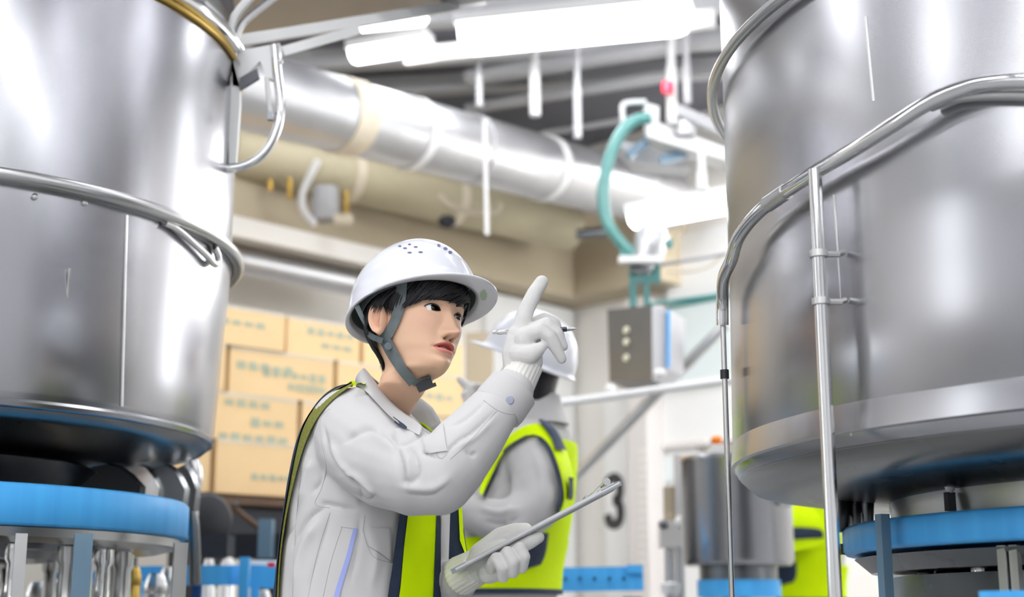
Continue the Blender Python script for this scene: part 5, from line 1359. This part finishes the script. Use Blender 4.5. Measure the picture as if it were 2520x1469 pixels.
hand('glove', [
    [(1280, 812, 2.362, 0.0150), (1294, 765, 2.360, 0.0140), (1315, 722, 2.362, 0.0132), (1333, 694, 2.366, 0.0118)],           # index, pointing
    [(1290, 828, 2.348, 0.0150), (1330, 812, 2.340, 0.0128), (1352, 826, 2.340, 0.0120), (1368, 855, 2.346, 0.0112), (1382, 883, 2.352, 0.0085)],
    [(1298, 818, 2.362, 0.0140), (1345, 798, 2.358, 0.0125), (1370, 820, 2.358, 0.0115), (1386, 852, 2.362, 0.0085)],
    [(1300, 808, 2.382, 0.0140), (1340, 786, 2.384, 0.0120), (1364, 796, 2.384, 0.0110), (1378, 826, 2.384, 0.0085)],
    [(1278, 870, 2.352, 0.0180), (1304, 872, 2.342, 0.0165), (1322, 862, 2.340, 0.0125), (1333, 853, 2.342, 0.0095)],           # thumb folded in
    [(1276, 826, 2.364, 0.0200), (1300, 846, 2.370, 0.0230), (1300, 890, 2.370, 0.0250), (1284, 925, 2.370, 0.0250)],
    [(1268, 838, 2.362, 0.0170), (1262, 868, 2.366, 0.0190), (1272, 905, 2.370, 0.0230)], [(1290, 835, 2.352, 0.0190), (1310, 888, 2.362, 0.0180)]],
    0.0019, ((1300, 890, 2.370), (1262, 960, 2.362)), (0.0275, 0.0325))
hand('glove', [
    [(1165, 1402, 2.505, 0.0280), (1200, 1382, 2.480, 0.0300), (1236, 1368, 2.470, 0.0280)], [(1205, 1402, 2.470, 0.0240), (1235, 1395, 2.450, 0.0220)],
    [(1185, 1365, 2.485, 0.0220), (1232, 1322, 2.490, 0.0175), (1268, 1308, 2.492, 0.0150), (1293, 1303, 2.492, 0.0120)],        # thumb on top
    [(1238, 1366, 2.452, 0.0150), (1275, 1348, 2.440, 0.0130), (1305, 1333, 2.438, 0.0122), (1325, 1322, 2.442, 0.0105)],        # index below the board
    [(1240, 1385, 2.460, 0.0140), (1262, 1366, 2.420, 0.0110), (1280, 1350, 2.408, 0.0112), (1289, 1370, 2.406, 0.0112), (1284, 1396, 2.420, 0.0105)],
    [(1228, 1395, 2.455, 0.0140), (1238, 1374, 2.418, 0.0108), (1249, 1360, 2.404, 0.0110), (1262, 1382, 2.400, 0.0112), (1262, 1408, 2.415, 0.0105)],
    [(1212, 1402, 2.455, 0.0140), (1214, 1384, 2.418, 0.0105), (1222, 1374, 2.404, 0.0105), (1236, 1396, 2.402, 0.0108), (1238, 1420, 2.418, 0.0100)]],
    0.0016, ((1180, 1392, 2.495), (1128, 1420, 2.535)), (0.0300, 0.0345))

# ---- trousers and shoes, below the picture
hipc = at(900, 1740, 2.63)
mb = MB()
for sgn in (-1, 1):
    hj = Vector((hipc.x, hipc.y, 0.80)) + TR_ * (0.085 * sgn)
    kn = Vector((hj.x, hj.y, 0.46)) + TF * 0.02 + TR_ * 0.01 * sgn; an = Vector((hj.x, hj.y, 0.09)) + TR_ * 0.015 * sgn
    chain(mb, [(hj + Vector((0, 0, 0.06)), 0.105), (hj, 0.10), (kn, 0.075), (an, 0.062)], 18)
V, F = remesh(mb, 0.008, 5); mesh_obj('trousers', V, F, 'trousers', woman)
for sgn in (-1, 1):
    an = Vector((hipc.x, hipc.y, 0)) + TR_ * (0.10 * sgn); mb = MB()
    chain(mb, [(an + Vector((0, 0, 0.045)) - TF * 0.04, 0.044), (an + Vector((0, 0, 0.042)) + TF * 0.08, 0.041), (an + Vector((0, 0, 0.034)) + TF * 0.16, 0.034)], 14)
    for i, v in enumerate(mb.v):
        if v.z < 0.0: mb.v[i] = Vector((v.x, v.y, 0.0))
    mb.build('shoe', 'shoe', woman)

# ---------------------------------------------------------------- pen and clipboard, held
pa_, pb_ = at(1212, 818, 2.372), at(1421, 808.5, 2.372); u = (pb_ - pa_).normalized(); L = (pb_ - pa_).length
t = thing('pen', (pa_ + pb_) / 2, 'black and silver ballpoint pen held between the gloved fingers', 'pen')
MB().lathe([(0, 0), (0.0030, 0.0), (0.0032, 0.006), (0.0028, 0.007), (0.0042, 0.010), (0.0046, 0.05), (0, 0.05)], pa_, 20, axis=u).build('silver_end', 'chrome', t)
MB().lathe([(0.0046, 0.049), (0.0046, L - 0.022), (0.0044, L - 0.018), (0, L - 0.018)], pa_, 20, axis=u).build('barrel', 'pen_black', t)
MB().lathe([(0.0043, L - 0.019), (0.0030, L - 0.008), (0.0012, L - 0.003), (0.0004, L)], pa_, 20, axis=u).build('tip', 'satin_steel', t)
P0, P1 = at(1116, 1404, 2.425), at(1530, 1186, 2.425); ua = (P1 - P0).normalized(); ub = Vector((0.0, 1, 0.02)).normalized(); un = ua.cross(ub) * -1
if un.z < 0: un = -un
t = thing('clipboard', (P0 + P1) / 2, 'thin grey clipboard with a metal clip held level in the other glove', 'clipboard')
L = (P1 - P0).length; rt = Matrix((ua, ub, un)).transposed(); cb_ = (P0 + P1) / 2 + ub * 0.115
MB().box(cb_, (L, 0.226, 0.0035), rt).build('board', 'board_grey', t, smooth=False)
mb = MB()
for s, (a, b) in enumerate((((-L / 2, -0.115), (L / 2, -0.115)), ((-L / 2, 0.115), (L / 2, 0.115)))):
    pass
MB().tube([cb_ + rt @ Vector((-L / 2 + 0.004, -0.1145, 0)), cb_ + rt @ Vector((L / 2 - 0.004, -0.1145, 0))], 0.0042, 10).build('near_edge', 'board_edge', t)
MB().box(cb_ + rt @ Vector((-L / 2 + 0.010, -0.1150, -0.0005)), (0.028, 0.006, 0.0085), rt).build('corner_cap', 'board_grey', t, smooth=False)
MB().box(cb_ + rt @ Vector((L / 2 - 0.020, -0.1150, -0.0005)), (0.036, 0.006, 0.0085), rt).build('corner_cap', 'board_grey', t, smooth=False)
MB().box(cb_ + rt @ Vector((L / 2 - 0.022, 0.0, 0.005)), (0.030, 0.11, 0.006), rt).build('clip_base', 'chrome', t, smooth=False)
MB().tube([cb_ + rt @ Vector((L / 2 - 0.016, -0.05, 0.014)), cb_ + rt @ Vector((L / 2 - 0.016, 0.05, 0.014))], 0.0065, 14).build('clip_spring', 'chrome', t)
MB().slab([cb_ + rt @ Vector(p) for p in ((L / 2 - 0.012, -0.05, 0.019), (L / 2 - 0.045, -0.04, 0.008), (L / 2 - 0.058, -0.03, 0.006), (L / 2 - 0.058, 0.03, 0.006), (L / 2 - 0.045, 0.04, 0.008), (L / 2 - 0.012, 0.05, 0.019))], un * 0.002).build('clip_lever', 'chrome', t, smooth=False)
MB().tube([cb_ + rt @ Vector((L / 2 - 0.058, -0.03, 0.008)), cb_ + rt @ Vector((L / 2 - 0.060, 0.03, 0.008))], 0.003, 8).build('clip_lip', 'chrome', t)
MB().box(cb_ + rt @ Vector((-0.03, 0.0, 0.0026)), (0.25, 0.19, 0.0015), rt).build('paper', 'white_panel', t, smooth=False)
# ================================================================ the far worker, seen from behind his left side
WF = Vector((-0.86, 0.51, 0)).normalized(); WL = Vector((0, 0, 1)).cross(WF)          # forward, his left (towards the viewer)
wd = 4.12
wfeet = at(1300, 1500, wd); wfeet.z = 0
man = thing('person', wfeet, 'worker seen from behind in a white helmet and yellow-green vest, pointing left', 'person', 'factory workers')
WT = []
for px, py, w, d in ((1318, 1010, 0.060, 0.060), (1316, 1036, 0.085, 0.075), (1308, 1058, 0.140, 0.090), (1300, 1085, 0.176, 0.104), (1290, 1140, 0.194, 0.114), (1280, 1230, 0.194, 0.117), (1266, 1320, 0.190, 0.117), (1250, 1400, 0.188, 0.117), (1244, 1480, 0.190, 0.118), (1244, 1560, 0.19, 0.116)):
    c = at(px, py, wd); WT.append(np.array([c.x, c.y, c.z, w, d]))
WS = spline(WT, 60)
def wpoint(s, phi, off=0.0):           # phi 0 front, 90 his left, 180 back
    r = WS[int(max(0, min(1, s)) * 59)]; c, sn = math.cos(phi), math.sin(phi); e = 2 / 2.3
    return Vector(r[:3]) + WF * ((r[4] + off) * math.copysign(abs(c) ** e, c)) + WL * ((r[3] + off) * math.copysign(abs(sn) ** e, sn))
mb = MB(); n = 48
rows = [[wpoint(i / 59, 2 * math.pi * j / n) for j in range(n)] for i in range(60)]
mb.grid(rows, wrap=True); mb.add(rows[0], [tuple(range(n))]); mb.add(rows[-1], [tuple(range(n))[::-1]])
wV = np.array([p[:] for r in rows for p in r]); wFc = [(i * n + j, i * n + (j + 1) % n, (i + 1) * n + (j + 1) % n, (i + 1) * n + j) for i in range(59) for j in range(n)]
WTB = bvh_of(wV, wFc)
chain(mb, [(at(1305, 1120, 3.98), 0.085), (at(1324, 1175, 3.90), 0.074), (at(1318, 1245, 3.86), 0.068), (at(1268, 1282, 3.84), 0.062), (at(1205, 1275, 3.88), 0.056), (at(1165, 1262, 3.94), 0.050)], 16)
chain(mb, [(at(1270, 1110, 4.28), 0.085), (at(1205, 1160, 4.36), 0.072), (at(1160, 1190, 4.38), 0.066), (at(1168, 1110, 4.36), 0.056), (at(1182, 1030, 4.30), 0.045)], 14)
V, F = remesh(mb, 0.007, 6, 0.6)
N_ = normals(V, F)
V = V + N_ * np.array([noise.noise(Vector(v) * 9.0) * 0.008 + noise.noise(Vector(v) * 22.0) * 0.003 for v in V])[:, None]
V = folds(V, F, [([(1180, 1250), (1230, 1262), (1280, 1250)], 7, 10), ([(1190, 1285), (1240, 1290), (1285, 1270)], 6, -9), ([(1255, 1240), (1250, 1290), (1270, 1320)], 6, 8), ([(1310, 1090), (1330, 1160), (1340, 1230)], 10, 8), ([(1215, 1150), (1230, 1190), (1205, 1235)], 8, -9)])
mj = mesh_obj('jacket', V, F, 'jacket_grey', man)
WB = bvh_of(V, F)
# head, neck and hair
hc = at(1306, 908, wd - 0.02)
mb = MB(); capsule(mb, hc + Vector((0, 0, -0.02)), 0.075, hc + Vector((0, 0, 0.06)), 0.082, 18); capsule(mb, at(1318, 1000, wd), 0.056, at(1316, 950, wd), 0.056, 16)
capsule(mb, hc + WF * 0.03 - Vector((0, 0, 0.04)), 0.058, hc + WF * 0.05 - Vector((0, 0, 0.06)), 0.04, 14); capsule(mb, hc + WF * 0.085 - Vector((0, 0, 0.0)), 0.014, hc + WF * 0.10 - Vector((0, 0, 0.03)), 0.014, 10)
for sg in (-1, 1): capsule(mb, hc + WL * (0.082 * sg) + Vector((0, 0, 0.0)), 0.012, hc + WL * (0.084 * sg) + Vector((0, 0, 0.035)), 0.016, 10)
V, F = remesh(mb, 0.004, 5)
o = mesh_obj('body', V, F, 'skin', man); ca = o.data.color_attributes.new('skin_colour', 'FLOAT_COLOR', 'POINT'); ca.data.foreach_set('color', np.tile([0.78, 0.50, 0.36, 1.0], len(V)))
mb = MB(); bk = -WF
rows = []
for i in range(9):
    z = 0.05 - 0.150 * i / 8; row = []
    for j in range(25):
        a = math.radians(60 + 240 * j / 24); dr = 0.089 - 0.026 * max(0, (i - 3) / 5)
        row.append(hc + WF * (dr * math.cos(a)) + WL * (dr * math.sin(a)) + Vector((0, 0, z)))
    rows.append(row)
inner = [[hc + (q - hc) * 0.9 for q in r] for r in rows]
MB().grid([a + b[::-1] for a, b in zip(rows, inner)], wrap=True).build('hair', 'hair_black', man)
capc = hc + Vector((0, 0, 0.030)); 
tilt = R(24); ef = WF * math.cos(tilt) + Vector((0, 0, 1)) * math.sin(tilt); ev = Vector((0, 0, 1)) * math.cos(tilt) - WF * math.sin(tilt)
helmet(man, capc + WF * 0.005 + Vector((0, 0, 0.0)), WL, ev, ef, 1.10)
# collar
cz = at(1316, 1020, wd).z; c = at(1316, 1020, wd)
MB().lathe([(0.068, 0.055), (0.074, 0.055), (0.088, 0.0), (0.10, -0.03), (0.09, -0.03), (0.066, 0.05)], Vector((c.x, c.y, cz)), 40).build('collar', 'jacket_grey', mj)
# vest
def wshell(s0, s1, off, name, mat, par, p0=0, p1=2 * math.pi, n_=48):
    rows = []
    for i in range(17):
        s = s0 + (s1 - s0) * i / 16
        a = [wpoint(s, p0 + (p1 - p0) * j / n_, off) for j in range(n_ + 1)]; b = [wpoint(s, p0 + (p1 - p0) * j / n_, off - 0.006) for j in range(n_ + 1)][::-1]
        rows.append(a + b)
    mb = MB().grid(rows, wrap=True); k = len(rows[0]); mb.add(rows[0], [tuple(range(k))]); mb.add(rows[-1], [tuple(range(k))[::-1]])
    return mb.build(name, mat, par, angle=60)
sz = lambda py: min(range(60), key=lambda i: abs(proj(Vector(WS[i][:3]))[1] - py)) / 59
vs = wshell(sz(1325), sz(1455), 0.015, 'vest', 'hivis', man)
vs['label'] = 'yellow-green safety vest with navy panels'
wshell(sz(1448), sz(1466), 0.018, 'hem_binding', 'navy', vs)
wshell(sz(1090), sz(1330), 0.012, 'back_panel', 'hivis', vs, R(135), R(225), 20)
def wstrip(name, mat, A, B, off=0.012, n_=26, m=6, bvh=WB):
    return pix_strip(bvh, A, B, off, n_, m, fall=4.0, thick=0.004).build(name, mat, vs, angle=70)
wstrip('shoulder_loop', 'hivis', [(1178, 1225), (1200, 1160), (1240, 1095), (1290, 1058), (1330, 1052), (1365, 1078), (1390, 1130), (1404, 1200), (1396, 1250), (1372, 1272)],
       [(1190, 1232), (1212, 1168), (1250, 1108), (1298, 1078), (1326, 1082), (1348, 1105), (1366, 1150), (1376, 1205), (1374, 1240), (1362, 1262)], 0.016)
wstrip('shoulder_patch', 'navy', [(1318, 1050), (1345, 1085), (1358, 1120)], [(1340, 1046), (1362, 1078), (1378, 1118)], 0.022, 10, 4)
wstrip('loop_patch', 'navy', [(1382, 1175), (1384, 1200), (1380, 1225)], [(1392, 1175), (1395, 1200), (1392, 1225)], 0.022, 8, 4)
wstrip('armhole_edge', 'navy', [(1190, 1230), (1212, 1168), (1250, 1108), (1298, 1078)], [(1196, 1236), (1218, 1174), (1255, 1114), (1300, 1083)], 0.014)
wstrip('armhole_edge', 'navy', [(1326, 1082), (1348, 1105), (1364, 1150), (1374, 1205), (1366, 1262)], [(1320, 1088), (1340, 1110), (1356, 1152), (1366, 1205), (1358, 1256)], 0.014)
q = pix_strip(bvh_of(np.array([wpoint(i / 59, 2 * math.pi * j / 48, 0.015)[:] for i in range(60) for j in range(48)]), [(i * 48 + j, i * 48 + (j + 1) % 48, (i + 1) * 48 + (j + 1) % 48, (i + 1) * 48 + j) for i in range(59) for j in range(48)]),
              [(1262, 1325), (1275, 1380), (1285, 1402)], [(1345, 1310), (1338, 1360), (1326, 1388)], 0.008, 12, 6, 4.0, 0.004).build('side_panel', 'navy', vs, angle=70)
MB().tube([wpoint(sz(1400), R(80), 0.020), wpoint(sz(1455), R(80), 0.020)], 0.006, 8).build('zip_line', 'navy', vs)
# gloves
def whand(ch, cuff):
    mb = MB()
    for c in ch: chain(mb, [(at(x, y, d), r) for x, y, d, r in c], 10)
    V, F = remesh(mb, 0.003, 3); g_ = mesh_obj('glove', V, F, 'glove_white', man)
    a, b = [at(*p) for p in cuff]
    MB().tube([a, b], [0.034, 0.040], 20).build('ribbed_cuff', 'glove_cuff', g_)
whand([[(1178, 1000, 4.30, 0.030), (1168, 975, 4.30, 0.034), (1160, 962, 4.30, 0.028)], [(1162, 958, 4.295, 0.018), (1145, 946, 4.295, 0.014), (1131, 934, 4.295, 0.011)], [(1158, 975, 4.29, 0.016), (1145, 972, 4.27, 0.014), (1150, 985, 4.27, 0.013)],
       [(1165, 988, 4.29, 0.016), (1150, 988, 4.27, 0.014), (1156, 998, 4.27, 0.013)], [(1180, 965, 4.30, 0.018), (1185, 955, 4.28, 0.014), (1172, 950, 4.27, 0.012)], [(1172, 996, 4.29, 0.015), (1160, 1000, 4.27, 0.012), (1165, 1006, 4.28, 0.011)]], ((1176, 995, 4.30), (1183, 1035, 4.30)))
whand([[(1165, 1264, 3.95, 0.034), (1145, 1258, 3.97, 0.036)], [(1140, 1252, 3.97, 0.018), (1118, 1248, 3.99, 0.013), (1105, 1252, 4.0, 0.011)], [(1140, 1260, 3.96, 0.017), (1116, 1260, 3.97, 0.013), (1104, 1264, 3.98, 0.011)],
       [(1142, 1268, 3.95, 0.016), (1120, 1270, 3.96, 0.013), (1110, 1274, 3.97, 0.011)], [(1145, 1274, 3.95, 0.014), (1126, 1278, 3.96, 0.011), (1118, 1281, 3.97, 0.010)], [(1158, 1250, 3.97, 0.016), (1146, 1238, 3.97, 0.013), (1134, 1234, 3.98, 0.011)]], ((1175, 1264, 3.94), (1150, 1262, 3.96)))
# trousers and shoes
mb = MB(); hp_ = at(1246, 1560, wd)
for sg in (-1, 1):
    hj = Vector((hp_.x, hp_.y, hp_.z - 0.03)) + WL * (0.08 * sg)
    chain(mb, [(hj + Vector((0, 0, 0.10)), 0.105), (hj, 0.102), (Vector((hj.x, hj.y, 0.48)) + WF * 0.02, 0.08), (Vector((hj.x, hj.y, 0.10)), 0.066)], 16)
V, F = remesh(mb, 0.009, 5); mesh_obj('trousers', V, F, 'trousers', man)
for sg in (-1, 1):
    an = Vector((hp_.x, hp_.y, 0)) + WL * (0.10 * sg); mb = MB()
    chain(mb, [(an + Vector((0, 0, 0.05)) - WF * 0.05, 0.049), (an + Vector((0, 0, 0.046)) + WF * 0.10, 0.045), (an + Vector((0, 0, 0.038)) + WF * 0.19, 0.038)], 12)
    for i, v in enumerate(mb.v):
        if v.z < 0: mb.v[i] = Vector((v.x, v.y, 0))
    mb.build('shoe', 'shoe', man)
# a third worker, mostly hidden behind the right tank
third = copy_tree(man)
third['label'] = 'worker mostly hidden behind the right tank, only a strip of yellow vest showing'
tp = at(1992, 1500, 6.35); tp.z = 0
third.location = tp; ORG[third.name] = tp.copy(); third.rotation_euler = (0, 0, R(-62))
